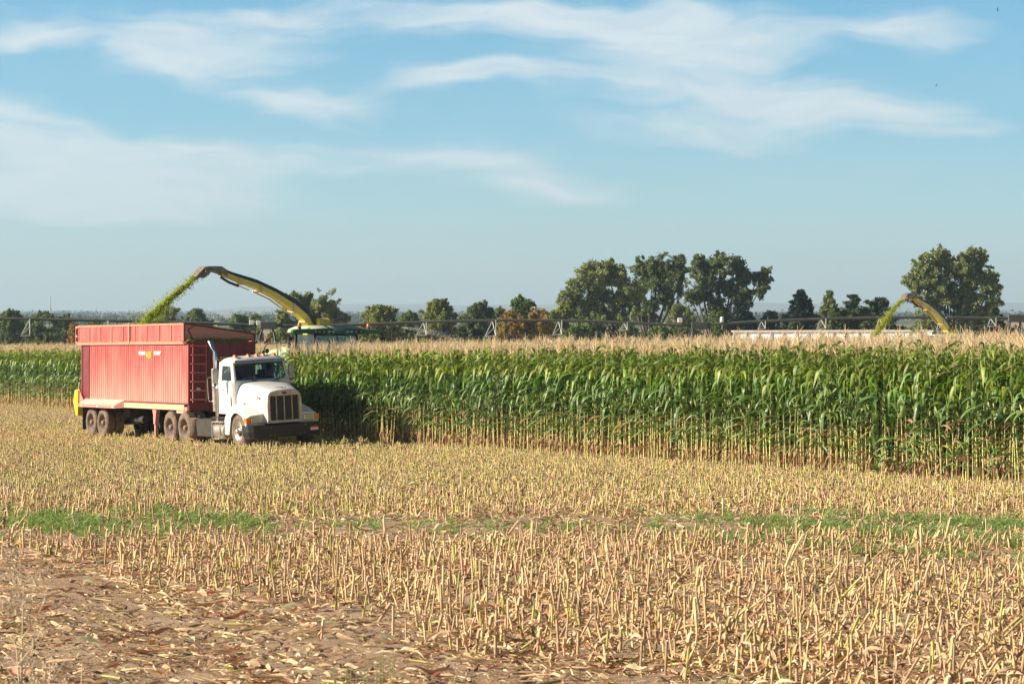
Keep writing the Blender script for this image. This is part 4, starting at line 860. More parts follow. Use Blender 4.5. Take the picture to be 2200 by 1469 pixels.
# spill on the front ledge
flp = []
for j in range(4):
    m = MB(); r = random.Random(j); a = .022; m.add([(-a,-a*.4,0),(a,-a*.3,.004),(a*1.2,a*.4,.010),(-a*.8,a*.5,.006)], [(0,1,2,3)]); m.add([(-a*.5,0,-.01),(a*.6,.005,-.012),(a*.5,.006,.014),(-a*.4,0,.012)], [(0,1,2,3)]); flp.append(m.mesh('flake', [V['silage_flake']]))
def flakes(name, pts, s_, label, cat='chopped corn'):
    n = len(pts); s_ = rng.uniform(*s_, n); scatter(name, flp, pts, rng.uniform(0, 6.28, (n, 3)), np.stack([s_]*3, 1), rng.integers(0, 4, n), label, cat)
pts = [local(trailer, (XF-.12+rng.normal(0,.04), rng.uniform(-1.22,1.0), 3.305+abs(rng.normal(0,.03)))) for i in range(2600)]
pts += [local(trailer, (rng.uniform(-13.4,-4.2), -1.26+rng.normal(0,.012), rng.choice([3.91,3.32]))) for i in range(700)]
flakes('spilled_silage', pts, (.5, 1.1), 'green chopped corn spilled along the ledges of the red trailer')

# ------------------------------------------------------------------ forage harvester
TOPP = [(-.21,3.95),(.24,4.50),(1.05,4.95),(2.13,5.33),(3.2,5.64),(4.53,5.88),(5.05,6.04)]
BOTP = [(.35,3.92),(.62,4.15),(1.05,4.41),(2.13,4.94),(3.2,5.29),(4.02,5.49),(5.0,5.74)]
def harvester(loc, head, spout_az, k, label, with_rear=True):
    """x forward, origin on the ground under the spout turret; spout_az is the spout's heading in the machine's frame"""
    h = empty('forage_harvester', loc, (0, 0, head), label, 'forage harvester', 'forage harvesters at work in the corn')
    # spout: swinging box section curving up, over and down
    ca, sa = math.cos(spout_az), math.sin(spout_az)
    def S3(r, z, y): return (r*k*ca-y*sa, r*k*sa+y*ca, 3.95+(z-3.95)*k)
    def lerp(P, t):
        f = t*(len(P)-1); i = min(int(f), len(P)-2); a, b = P[i], P[i+1]; f -= i; return (a[0]+(b[0]-a[0])*f, a[1]+(b[1]-a[1])*f)
    n_ = 26; body, band = MB(), MB(); rb, rt = [], []
    for i in range(n_+1):
        t = i/n_; a, b = lerp(TOPP, t), lerp(BOTP, t); w_ = .15-.03*t; b = (b[0]+(a[0]-b[0])*.06, b[1]+(a[1]-b[1])*.06); c = (a[0]+(b[0]-a[0])*.42, a[1]+(b[1]-a[1])*.42)
        rb.append([S3(*c, -w_), S3(*b, -w_), S3(*b, w_), S3(*c, w_), S3(*c, -w_)])
        rt.append([S3(*c, -w_+.006), S3(*a, -w_+.03), S3(*a, w_-.03), S3(*c, w_-.006), S3(*c, -w_+.006)])
    body.grid(rb, 0, False); band.grid(rt, 0, False)
    sp = body.build('spout', V['yellow'], h, bevel=.006); band.build('spout_top_liner', V['black'], sp)
    q = MB()
    for t in (.12,.34,.62,.8): 
        a, b = lerp(TOPP, t), lerp(BOTP, t); a2, b2 = lerp(TOPP, t+.012), lerp(BOTP, t+.012); w_ = .16-.03*t+.012
        q.prism([(0,0),(1,0),(1,1),(0,1)], 'y', 0, .001) if False else q.add([S3(a[0]+(b[0]-a[0])*.4, a[1]+(b[1]-a[1])*.4, -w_), S3(b[0], b[1]-.03, -w_), S3(b[0], b[1]-.03, w_), S3(a[0]+(b[0]-a[0])*.4, a[1]+(b[1]-a[1])*.4, w_), S3(a2[0]+(b2[0]-a2[0])*.4+.03, a2[1]+(b2[1]-a2[1])*.4+.015, -w_), S3(b2[0]+.04, b2[1]-.02, -w_), S3(b2[0]+.04, b2[1]-.02, w_), S3(a2[0]+(b2[0]-a2[0])*.4+.03, a2[1]+(b2[1]-a2[1])*.4+.015, w_)], [(0,1,5,4),(1,2,6,5),(2,3,7,6),(0,4,7,3),(0,3,2,1),(4,5,6,7)])
    q.tube([S3(1.2,4.45,-.18), S3(2.2,4.93,-.18), S3(3.1,5.20,-.17)], .03, 8); q.tube([S3(3.3,5.25,-.17), S3(4.4,5.52,-.16)], .022, 8)
    q.build('spout_bracket', V['yellow_dusty'], sp)
    # tip: worn cap and hinged deflector flaps
    q = MB(); pf = [(4.75,5.92),(5.05,6.05),(5.45,6.05),(5.92,6.0),(5.98,5.94),(5.55,5.90),(5.35,5.86),(5.0,5.80),(4.75,5.72)]
    q.add([S3(r, z, -.135) for r, z in pf]+[S3(r, z, .135) for r, z in pf], [tuple(range(9)), tuple(range(9, 18))[::-1]]+[(i, i+1, 10+i, 9+i) for i in range(8)]+[(8, 0, 9, 17)]); q.build('spout_end_cap', V['spout_grey'], sp, bevel=.01)
    q = MB(); pf = [(5.84,6.03),(5.95,6.01),(6.40,5.66),(6.36,5.60)]; q.add([S3(r, z, -.15) for r, z in pf]+[S3(r, z, .15) for r, z in pf], [(0,1,2,3),(7,6,5,4),(0,4,5,1),(1,5,6,2),(2,6,7,3),(3,7,4,0)])
    pf = [(5.60,5.93),(5.68,5.99),(6.22,5.64),(6.02,5.60),(5.72,5.74)]
    for y in (-.15, .13): q.add([S3(r, z, y) for r, z in pf]+[S3(r, z, y+.02) for r, z in pf], [tuple(range(5)), tuple(range(5, 10))[::-1]]+[(i, (i+1) % 5, 5+(i+1) % 5, 5+i) for i in range(5)])
    q.build('deflector_flap', V['spout_grey'], sp)
    q = MB(); q.tube([S3(4.9,5.70,-.12), S3(4.4,5.50,-.13), S3(3.9,5.38,-.14)], .05, 8); q.build('flap_cylinder', V['black'], sp)
    q = MB(); q.tube([(0,0,3.1),(0,0,3.62)], .32, 24, 1); q.box((-.26,-.26,3.6),(.2,.24,3.93), 0); q.build('spout_turret', [V['yellow'], V['black']], h, bevel=.02)
    q = MB(); q.prism([(.28,3.5),(.62,3.5),(.55,4.2),(.28,4.25)], 'y', .05, .5); q.tube([(.15,.3,3.7),(.3,.25,4.2)], .03, 8); q.build('spout_lift_arm', V['yellow'], h, bevel=.03)
    # cab
    q = MB()
    for s_ in (-1, 1):
        for (x0, x1) in ((2.02, 2.10), (.42, .42)): q.tube([(x1, s_*.92, 1.7), (x0, s_*.86, 3.66)], .05, 8)
    q.tube([(2.05,-.86,3.62),(2.05,.86,3.62)], .045, 8); q.box((.4,-.95,1.5),(2.1,.95,1.75)); q.build('cab_frame', V['black'], h, bevel=.01)
    q = MB(); q.add([(2.12,-.88,1.75),(2.12,.88,1.75),(2.04,.84,3.62),(2.04,-.84,3.62)], [(0,1,2,3)])
    for s_ in (-1, 1): q.add([(.46,s_*.90,1.75),(2.08,s_*.90,1.75),(2.0,s_*.85,3.62),(.46,s_*.85,3.62)], [(0,1,2,3)])
    q.add([(.40,-.86,2.2),(.40,.86,2.2),(.42,.84,3.62),(.42,-.84,3.62)], [(0,1,2,3)]); gl = q.build('cab_glass', V['glass_clear'], h)
    q = MB(); q.tube([(2.13,.1,2.5),(2.09,-.3,3.4)], .014, 6); q.tube([(2.13,.1,2.5),(2.15,.35,2.3)], .012, 6); q.build('wiper', V['black'], gl)
    q = MB(); q.box((.9,-.26,2.1),(1.4,.26,2.3)); q.box((.85,-.26,2.3),(1.0,.26,3.05)); q.build('seat', V['interior'], h, bevel=.05)
    q = MB(); q.tube([(1.75,-.17,2.75),(1.75,.17,2.75)], .02, 8); q.tube([(1.6,0,2.0),(1.75,0,2.75)], .05, 8); q.build('steering_column', V['interior'], h)
    q = MB(); rr = []
    for (x, z) in ((.1,3.72),(.2,3.86),(.8,3.96),(1.6,3.96),(2.1,3.89),(2.3,3.80)):
        rr.append([(x,-1.12,3.70),(x,-1.08,z-.04),(x,-.6,z),(x,0,z-.02),(x,.6,z),(x,1.08,z-.04),(x,1.12,3.70)])
    q.grid(rr); q.add(rr[0], [tuple(range(7))]); q.add(rr[-1], [tuple(range(7))[::-1]]); ro = q.build('cab_roof', V['roof_dust'], h)
    q = MB()   # green brow with wings and lamps
    prof = [(-1.80,3.66,3.73),(-1.70,3.64,3.79),(-1.10,3.64,3.81),(-.55,3.60,3.84),(-.34,3.60,3.84),(-.18,3.63,3.76),(.18,3.63,3.76),(.34,3.60,3.84),(.55,3.60,3.84),(1.10,3.64,3.81),(1.70,3.64,3.79),(1.80,3.66,3.73)]
    q.add([(2.42-.25*abs(y/1.8)**2, y, a) for y, a, b in prof]+[(2.42-.25*abs(y/1.8)**2, y, b) for y, a, b in prof]+[(1.95, y, a+.02) for y, a, b in prof]+[(1.95, y, b+.02) for y, a, b in prof],
      [(i, i+1, 13+i, 12+i) for i in range(11)]+[(24+i, 25+i, i+1, i) for i in range(11)]+[(12+i, 13+i, 37+i, 36+i) for i in range(11)]+[(36+i, 37+i, 25+i, 24+i) for i in range(11)]+[(0,12,36,24),(11,35,47,23)])
    br = q.build('light_bar', V['jdgreen'], ro, bevel=.008)
    q = MB(); q.box((2.36,-1.0,3.655),(2.435,-.22,3.775)); q.box((2.36,.22,3.655),(2.435,1.0,3.775)); q.build('lamp_housing', V['black'], h, bevel=.02)
    for y in (-.86,-.66,-.46,-.30,.30,.46,.66,.86):
        q = MB(); r_ = .035 if abs(abs(y)-.86) < .01 or abs(abs(y)-.66) < .01 else .05; q.lathe([(0,.02),(r_*.8,.018),(r_,.0),(r_,-.03)], (2.43, y, 3.715), 'x', 14); q.v = [(x, y+(yy-y)*1.5, z) for x, yy, z in q.v]; q.build('work_lamp', V['lamp'], h)
    for s_ in (-1, 1):
        q = MB(); q.lathe([(.07,3.82),(.07,3.90),(.0,3.90)], (1.9, s_*1.42, 0), 'z', 14, 1); q.lathe([(.062,3.90),(.062,3.98),(.05,4.02),(0,4.035)], (1.9, s_*1.42, 0), 'z', 14, 0); q.build('beacon', [V['amber'], V['black']], h)
        q = MB(); q.tube([(2.1,s_*1.72,3.70),(2.15,s_*1.88,3.64),(2.15,s_*1.90,3.48)], .02, 8); q.box((2.10,min(s_*1.78,s_*1.99),3.10),(2.18,max(s_*1.78,s_*1.99),3.52)); q.build('mirror', V['black'], h, bevel=.03)
    q = MB(); q.tube([(1.0,.45,3.88),(1.0,.45,4.12)], .008, 5); q.lathe([(.05,3.9),(.05,3.95),(0,3.98)], (1.3,.7,0), 'z', 12); q.build('antenna', V['black'], h)
    # rear engine body, hood, rail, wheels
    q = MB(); rr = []
    for (x, z, w_) in ((.3,3.24,1.12),(-.6,3.20,1.15),(-2.0,3.02,1.15),(-3.2,2.84,1.12),(-3.9,2.60,1.05),(-4.0,1.3,1.0)):
        rr.append([(x,-w_,1.25),(x,-w_,z-.25),(x,-w_+.14,z-.04),(x,0,z),(x,w_-.14,z-.04),(x,w_,z-.25),(x,w_,1.25)])
    q.grid(rr); q.add(rr[0], [tuple(range(7))]); q.add(rr[-1], [tuple(range(7))[::-1]]); q.build('engine_hood', V['pale_green'], h, bevel=.01)
    q = MB(); q.tube([(-2.42,-.9,2.95),(-2.3,-.9,3.15),(-2.07,-.9,3.28),(-.64,-.9,3.31),(.2,-.9,3.33)], .022, 8); q.tube([(-1.2,-.9,3.1),(-1.2,-.9,3.3)], .018, 6); q.build('hand_rail', V['black'], h)
    q = MB(); q.box((-3.8,-.9,.9),(1.6,.9,1.3)); q.box((1.4,-.45,.6),(3.6,.45,1.2)); q.box((.3,-1.1,1.2),(1.9,1.1,1.52)); q.build('chassis', V['jdgreen'], h, bevel=.03)
    for (x, r_, w_) in ((1.0,.98,.7),(-2.9,.68,.5)):
        for s_ in (-1, 1):
            q = MB(); o_ = s_; c = (x, s_*1.45, r_)
            q.lathe([(r_*.5,-.03*o_),(r_*.6,.03*o_),(r_*.85,.02*o_),(r_*.97,-.06*o_),(r_*.98,-w_*o_+.05*o_),(r_*.85,-w_*o_),(r_*.5,-w_*o_+.03*o_)], c, 'y', 36)
            for a in range(22):
                an = 2*math.pi*a/22; p = Vector((c[0]+math.cos(an)*r_*.985, c[1]-o_*w_*(.28 if a % 2 else .72), c[2]+math.sin(an)*r_*.985)); u = Vector((-math.sin(an), 0, math.cos(an)))*.035; v = Vector((0,1,0))*w_*.24; nn_ = Vector((math.cos(an),0,math.sin(an)))*.03
                q.add([p-u-v-nn_,p+u-v-nn_,p+u+v-nn_,p-u+v-nn_,p-u-v+nn_,p+u-v+nn_,p+u+v+nn_,p-u+v+nn_], [(4,5,6,7),(0,1,5,4),(1,2,6,5),(2,3,7,6),(3,0,4,7)])
            t_ = q.build('wheel', V['rubber'], h); q = MB(); q.lathe([(0,-.12*o_),(r_*.3,-.12*o_),(r_*.42,-.02*o_),(r_*.52,.0),(r_*.54,-.1*o_)], c, 'y', 24); q.build('rim', V['yellow'], t_)
    # row-crop header
    q = MB(); q.box((3.5,-3.6,.45),(4.2,3.6,.95)); q.tube([(3.7,-3.6,1.05),(3.7,3.6,1.05)], .06, 8); hd = q.build('header', V['jdgreen'], h, bevel=.02)
    for i in range(9):
        y = -3.4+6.8*i/8; q = MB(); q.add([(4.2,y-.28,.3),(4.2,y+.28,.3),(5.6,y,.12),(4.2,y-.2,.75),(4.2,y+.2,.75),(4.9,y,.5)], [(0,1,2),(3,0,2,5),(1,4,5,2),(3,5,4),(0,3,4,1)]); q.build('crop_divider', V['jdgreen'], hd)
    return h
HB = np.array([-7.55, 96.6])
h1 = harvester((HB[0], HB[1], 0), -R(60), math.atan2(-.921, .391), 1.0, 'green forage harvester with yellow spout arching over the red trailer')
H2 = np.array([23.5, 137.5])
h2 = harvester((H2[0], H2[1], 0), R(-100), math.atan2(math.sin(R(238)-R(-100)), math.cos(R(238)-R(-100))), 1.0, 'far harvester hidden in the corn, its yellow spout rising behind the white trailer')

# streams of chopped corn
def stream(name, P, seed, n, label, r0=.055, r1=.20):
    g = np.random.default_rng(seed); P = np.array(P, float); t = g.random(n)**.9; f = t*(len(P)-1); i = np.minimum(f.astype(int), len(P)-2); fr_ = (f-i)[:, None]
    c = P[i]*(1-fr_)+P[i+1]*fr_; ph = t*38; wob = np.stack([np.sin(ph), np.cos(ph*.8), np.sin(ph*1.3+1)], 1)*(.01+.025*t)[:, None]
    rad = .8*(r0+(r1-r0)*t)*np.where(g.random(n) < .14, 3.0, 1)*(1+.12*np.sin(ph*1.7))
    pts = c+wob+g.normal(0, 1, (n, 3))*rad[:, None]*.42; s_ = g.uniform(.55, 1.35, n)
    scatter(name, flp, pts, g.uniform(0, 6.28, (n, 3)), np.stack([s_]*3, 1), g.integers(0, 4, n), label, 'chopped corn')
u1 = np.array([-.602, -.799])
S1 = [(6.05,5.76),(6.4,5.56),(6.74,5.34),(7.1,5.13),(7.45,4.90),(7.8,4.68),(8.14,4.45),(8.55,4.18),(8.94,3.86),(9.2,3.62)]
stream('chopped_corn_stream', [(*(HB+u1*r), z) for r, z in S1], 1, 17000, 'bright green jet of chopped corn falling into the red trailer')
u2 = np.array([math.cos(R(238)), math.sin(R(238))])
S2 = [(6.05,5.76),(6.9,5.45),(7.7,5.05),(8.5,4.6),(9.3,4.1),(9.8,3.7)]
stream('chopped_corn_stream', [(*(H2+u2*r), z) for r, z in S2], 2, 12000, 'green jet of chopped corn falling behind the white trailer')
# stray chaff blown off the jet
g = np.random.default_rng(5); pts = []
for i in range(170):
    t = g.random(); a = np.array([*(HB+u1*(6+3*t)), 5.8-2*t]); pts.append(a+np.array([-abs(g.normal(0, 1.3))-.1, g.normal(0, .5), g.normal(0, .5)-.15]))
n = len(pts); scatter('blown_chaff', flp, pts, g.uniform(0, 6.28, (n, 3)), np.full((n, 3), .6), g.integers(0, 4, n), 'tiny flecks of chaff drifting in the air beside the first jet', 'chaff')

# ------------------------------------------------------------------ white trailer far in the corn
V['white_tr'] = mat('white_trailer_paint', (.90,.91,.93), .5, col2=(.84,.84,.84), vscale=2)
wt = empty('white_trailer', (16.7, 133.5, -.05), (0, 0, R(-20)), 'long white trailer with ribbed side, only its upper edge above the tassels', 'trailer')
m = MB(); m.box((-5.0,-1.25,1.2),(5.0,-1.19,4.12)); m.box((-5.0,1.19,1.2),(5.0,1.25,4.12)); m.build('side_wall', V['white_tr'], wt)
m = MB(); m.box((-5.06,-1.19,1.2),(-5.0,1.19,3.9)); m.box((5.0,-1.19,1.2),(5.06,1.19,3.9)); m.build('end_wall', V['white_tr'], wt)
m = MB()
for i in range(16): x = -4.95+9.9*i/15; m.box((x-.035,-1.32,1.2),(x+.035,-1.25,4.08)); m.box((x-.035,1.25,1.2),(x+.035,1.32,4.08))
m.box((-5.08,-1.34,4.08),(5.08,-1.17,4.18)); m.box((-5.08,1.17,4.08),(5.08,1.34,4.18)); m.build('wall_rib', V['white_dirty'], wt)
m = MB(); m.box((-4.9,-.5,.95),(4.9,.5,1.2)); m.build('chassis', V['dark'], wt)
for x in (3.9, 5.0):
    for s_ in (-1, 1): wheel(wt, (x, s_*1.18, .5), s_, R0=.5)
m = MB(); m.grid([[(x, y, 3.75+.2*math.sin(x*1.3)+rnd.gauss(0,.02)) for y in np.linspace(-1.18,1.18,8)] for x in np.linspace(-4.9,4.9,40)]); o = m.build('silage_heap', V['silage'], None); o.location = wt.location; o.rotation_euler = wt.rotation_euler; tag(o, 'chopped corn heaped in the far white trailer', 'silage', None, 'stuff')

# ------------------------------------------------------------------ centre pivot irrigation line
V['galv'] = mat('galvanised_pipe', (.12,.13,.12), .6, .2, col2=(.07,.08,.065), vscale=1.2, stretch=(1,1,4))
V['galv_light'] = mat('pale_galvanised_angle', (.44,.44,.41), .55, .3)
V['rust'] = mat('red_oxide_steel', (.30,.075,.05), .7)
DP = 150.
def PV(x, y, off=0): p = px(x, y, DP+(x-1100)*.0); return (p.x, p.y+off, p.z)
piv = empty('centre_pivot_sprinkler', (0, DP, 0), (0,0,0), 'grey centre pivot irrigation pipe on truss frames running above the corn', 'irrigation pipe')
KN = [(-420,681),(-120,683),(0,684),(150,687),(300,690),(420,693),(560,699),(640,700),(760,698),(900,692),(1050,688),(1180,688),(1300,691),(1420,697),(1500,700),(1560,694),(1640,690),(1760,685),(1900,682),(2050,682),(2170,684),(2290,687),(2500,683)]
def along(a, b):
    xs = np.arange(a, b+.1, 18.); ky = np.interp(xs, [k[0] for k in KN], [k[1] for k in KN]); ky = np.convolve(np.pad(ky, 3, mode='edge'), np.ones(7)/7, 'valid'); return list(zip(xs, ky))
def rel(p): return (p[0], p[1]-DP, p[2])
yat = lambda x: float(np.interp(x, [k[0] for k in KN], [k[1] for k in KN]))
for a, b in ((-420,560),(560,1500),(1500,2180),(2180,2500)):
    m = MB(); m.tube([rel(PV(x, y)) for x, y in along(a, b)], .088, 10); sp_ = m.build('pipe_span', V['galv'], piv)
    m = MB()
    for x in np.arange(a+20, b, 130): m.tube([rel(PV(x, yat(x)-1)), rel(PV(x, yat(x)-8))], .03, 6); m.tube([rel(PV(x+1, yat(x)+2)), rel(PV(x+1.5, yat(x)+34))], .014, 5)
    m.build('sprinkler_drop', V['galv'], sp_)
    m = MB(); lo = []
    for x in np.linspace(a+40, b-40, 12): lo.append(rel(PV(x, yat(x)+8+26*math.sin(math.pi*(x-a)/(b-a)), .0)))
    for s_ in (-.9, .9): m.tube([(p[0], p[1]+s_, p[2]) for p in lo], .014, 5)
    m.build('truss_rod', V['galv'], sp_)
for (x, yb, w_, hgt) in ((64,722,22,34),(232,704,20,16),(910,721,25,27),(1058,723,26,32),(1200,720,22,30),(1341,710,18,16),(1636,707,18,16),(1764,707,22,20),(1890,714,26,28),(2020,712,24,28),(2128,702,20,14)):
    m = MB(); t_ = PV(x, yat(x)+1); yb_ = yb
    A1, A2, B1, B2 = PV(x-w_*.58, yb_, -.9), PV(x+w_*.30, yb_-1, -.9), PV(x-w_*.30, yb_-2, .9), PV(x+w_*.58, yb_-2, .9)
    for p_ in (A1, A2): m.tube([rel(t_), rel(p_)], .034, 6)
    m.tube([rel(A1), rel(A2)], .034, 6); m.tube([rel(PV(x+w_*.30, yat(x), -.9)), rel(A2)], .03, 6); m.tube([rel(A1), rel(PV(x+w_*.1, (yat(x)+yb_)/2, -.5))], .022, 6); m.build('truss_frame', V['galv_light'], piv)
for (xt) in (575, 1500, 2180):
    m = MB(); yy_ = yat(xt); tp = rel(PV(xt, yy_)); bz = 3.3
    for dx, dy in ((-1.1,-2.2),(1.1,-2.2),(-1.1,2.2),(1.1,2.2)): m.tube([(tp[0]+dx*.25, tp[1], tp[2]-.1), (tp[0]+dx*1.15, dy, .75)], .05, 6)
    m.tube([(tp[0]-1.2, -2.2, .75), (tp[0]-1.2, 2.2, .75)], .07, 6); m.tube([(tp[0]+1.2, -2.2, .75), (tp[0]+1.2, 2.2, .75)], .07, 6); m.build('tower_leg', V['galv'], piv)
    m = MB()
    for s_ in (-1, 1): m.tube([(tp[0]+s_*.55,-1.0,tp[2]-1.6),(tp[0]-s_*.4,.3,tp[2]-.35)], .04, 6); m.tube([(tp[0]+s_*1.7,0,tp[2]-1.2),(tp[0]+s_*.8,0,tp[2]-.3)], .04, 6)
    m.box((tp[0]-1.5,-.05,tp[2]-1.05),(tp[0]+1.5,.05,tp[2]-.95)); m.build('tower_brace', V['rust'], piv)
    for s_ in (-1, 1): m = MB(); m.lathe([(.25,-.12),(.6,-.14),(.72,-.1),(.72,.1),(.6,.14),(.25,.12)], (tp[0]+1.2, s_*2.2, .72), 'y', 24); m.build('tower_wheel', V['rubber'], piv)
    m = MB(); m.box((tp[0]-.4,-.25,tp[2]-.2),(tp[0]+.55,.25,tp[2]+.22)); m.build('span_joint', V['galv'], piv, bevel=.03)
for (x0, x1, y0, y1) in ((536,546,688,698),(551,560,689,699),(1456,1466,683,693)):
    m = MB(); a, b = PV(x0, y1), PV(x1, y0); m.box((a[0], -.15, a[2]), (b[0], .15, b[2])); m.build('control_box', V['letter_white'], piv, bevel=.03)
a = PV(1551, 690); m = MB(); m.lathe([(0,.0),(.09,.0),(.11,.05),(.11,.26),(.08,.31),(0,.33)], (a[0], 0, a[2]-.06), 'z', 16); m.tube([(a[0],0,a[2]-.45),(a[0],0,a[2])], .04, 8); m.build('end_valve', V['letter_white'], piv)

# ------------------------------------------------------------------ trees
def leafmat(nm, c, c2=None, isl=.38): return mat(nm, c, .65, col2=c2 or tuple(k*.7 for k in c), vscale=.35, island=isl, trans=.22, spec=.3)
LF = dict(green=leafmat('foliage_green', (.20,.26,.07)), grey=leafmat('foliage_grey_green', (.29,.32,.14)), dark=leafmat('foliage_dark', (.165,.205,.085)), olive=leafmat('foliage_olive', (.27,.29,.08)), far=leafmat('foliage_far', (.05,.07,.035)),
  orange=leafmat('foliage_autumn_orange', (.46,.24,.05), (.24,.24,.06)), light=leafmat('foliage_light', (.20,.24,.085)), spruce=leafmat('needles_blue_dark', (.022,.042,.036)), pine=leafmat('needles_pine', (.085,.115,.045)), bright=leafmat('foliage_bright', (.12,.20,.03)))
BARK = mat('bark', (.13,.10,.075), .9, var=.4, vscale=3)
def quads(c, rng_, size, asp=1.8, up=None):
    n = len(c); a = rng_.normal(0, 1, (n, 3)); a /= np.linalg.norm(a, axis=1)[:, None]
    if up is not None: a = a+up; a /= np.linalg.norm(a, axis=1)[:, None]
    b = np.cross(a, rng_.normal(0, 1, (n, 3))); b /= np.linalg.norm(b, axis=1)[:, None]; s_ = size*rng_.uniform(.6, 1.3, n)[:, None]
    u, v = a*s_*asp*.5, b*s_*.5
    return np.stack([c-u, c-v*.9, c+u, c+v], 1).reshape(-1, 3)
def leafmesh(name, V_, m_, parent):
    n = len(V_)//4; me = bpy.data.meshes.new(name); me.vertices.add(n*4); me.vertices.foreach_set('co', V_.astype(np.float32).ravel()); me.loops.add(n*4); me.loops.foreach_set('vertex_index', np.arange(n*4, dtype=np.int32)); me.polygons.add(n); me.polygons.foreach_set('loop_start', np.arange(0, n*4, 4, dtype=np.int32)); me.polygons.foreach_set('loop_total', np.full(n, 4, dtype=np.int32)); me.update(); me.validate(); me.materials.append(m_)
    o = bpy.data.objects.new(name, me); COL.objects.link(o); o.parent = parent; return o
tcount = [0]
def tree(name, label, cat, cx, d, blobs, m_, trunkx=None, dens=1.0, size=.42, group=None, fork=None, lift=.12, droop=1., gap=1.):
    """blobs: (px, py, r) in photo pixels, carried to the distance d and given real depth"""
    tcount[0] += 1; g = np.random.default_rng(900+tcount[0]); k = d/5500; gz = float(terrain(np.array(0.), np.array(d*1.)))
    bx = (cx-1100)*k; root = empty(name, (bx, d, gz), (0,0,0), label, cat, group); P = []; cs = []
    for (x, y, r) in blobs:
        c = np.array([(x-cx)*k, g.normal(0, r*k*.45), 2.9+(760-y)*k-gz]); rr = r*k; cs.append((c, rr))
        ns = max(14, int(36*dens)); 
        for j in range(ns):              # clumps of leaves on twigs around the bough
            dv = g.normal(0, 1, 3); dv /= np.linalg.norm(dv); cc = c+dv*rr*g.uniform(.1, .8); dv = dv*.75+g.normal(0, .35, 3)+np.array([0, 0, lift]); L_ = rr*g.uniform(.3, .75)
            nl = int(dens*(46+62*L_)); s_ = g.random((nl, 1))**.8; sp_ = (.09+.13*L_)*(1.15-s_*.7); q = cc+dv*L_*s_+np.array([0, 0, -1.])*(.22*L_*s_*s_*droop)+g.normal(0, 1, (nl, 3))*sp_; P.append(q)
    P = np.concatenate(P); o1, o2, o3 = g.uniform(0, 6.3, 3); P = P[(np.sin(P[:, 0]*1.15+o1+.7*np.sin(P[:, 2]*.9))*np.sin(P[:, 2]*1.35+o2)*np.sin(P[:, 1]*.6+o3+P[:, 0]*.4)) > -.20-.5*(1-gap)]
    leafmesh('crown', quads(P, g, size*.5), m_, root)
    t = MB(); H_ = max(c[2] for c, r in cs); tx = ((trunkx if trunkx is not None else cx)-cx)*k; tr_ = max(.16, H_*.022); fz = H_*.32 if fork is None else fork*H_
    t.tube([(tx, 0, -.3), (tx+.1, .05, fz*.5), (tx, 0, fz)], [tr_*1.25, tr_, tr_*.85], 8)
    for c, r in cs:
        mid = Vector((tx*.45+c[0]*.55, c[1]*.5, fz+(c[2]-fz)*.45)); t.tube([(tx, 0, fz*.92), mid, Vector(c)], [tr_*.6, tr_*.38, tr_*.14], 6)
        for j in range(3): dv = g.normal(0, 1, 3); dv[2] = abs(dv[2]); dv /= np.linalg.norm(dv); t.tube([Vector(c)*.8+mid*.2, Vector(c+dv*r*.85)], [tr_*.15, tr_*.05], 5)
    t.build('trunk', BARK, root); return root
def conifer(name, label, cat, cx, top, w_, d, m_, group=None, open_=0.):
    tcount[0] += 1; g = np.random.default_rng(900+tcount[0]); k = d/5500; gz = float(terrain(np.array(0.), np.array(d*1.))); H_ = 2.9+(760-top)*k-gz; R0 = w_*k*.5*2.1
    root = empty(name, ((cx-1100)*k, d, gz), (0,0,0), label, cat, group); P = []; nl = int(H_*(2.2 if open_ else 3.2))
    t = MB(); t.tube([(0,0,-.2),(0,0,H_*.5),(0,0,H_*.98)], [H_*.02,H_*.012,.03], 8)
    for i in range(nl):
        f = i/nl; z = H_*(.10+.90*f); rr = R0*(1-f)**(.82 if not open_ else .6)*(1+.30*g.normal()*(.3+open_))+.12
        for j in range(int(6+8*(1-f))):
            a = g.uniform(0, 6.28); L_ = rr*g.uniform(.65, 1.12); n_ = int(30+70*L_); s_ = g.random(n_); sp = .13+.10*L_*s_
            c = np.stack([math.cos(a)*L_*s_, math.sin(a)*L_*s_, z-L_*.28*s_+ (0.35*L_*s_*s_)], 1)+g.normal(0, 1, (n_, 3))*np.stack([sp*.6, sp*.6, sp*.35], 1); P.append(c)
            if open_ and j % 3 == 0: t.tube([(0,0,z), (math.cos(a)*L_*.8, math.sin(a)*L_*.8, z)], [.07,.03], 5)
    P = np.concatenate(P); leafmesh('crown', quads(P, g, .21, 2.4), m_, root); t.build('trunk', BARK, root); return root
def auto(cx, top, w_, bot=735, n=9, seed=0):
    r = random.Random(seed*7+int(cx)); out = []; cy = (top+bot)/2; hh_ = (bot-top)/2
    for i in range(n):
        a = i/n*6.28+r.uniform(-.3,.3); rad = r.uniform(.42,.66); R_ = min(w_, hh_*2)*.5*r.uniform(.38,.54)
        out.append((cx+math.cos(a)*(w_/2-R_)*1.0*rad/.6, max(top+R_*.9, cy-hh_*.1+math.sin(a)*(hh_-R_)*rad/.55), R_))
    out += [(cx, top+w_*.22, w_*.24), (cx, cy, w_*.34), (cx-w_*.26, bot-12, w_*.26), (cx+w_*.26, bot-12, w_*.26), (cx, bot-14, w_*.28)]
    return out
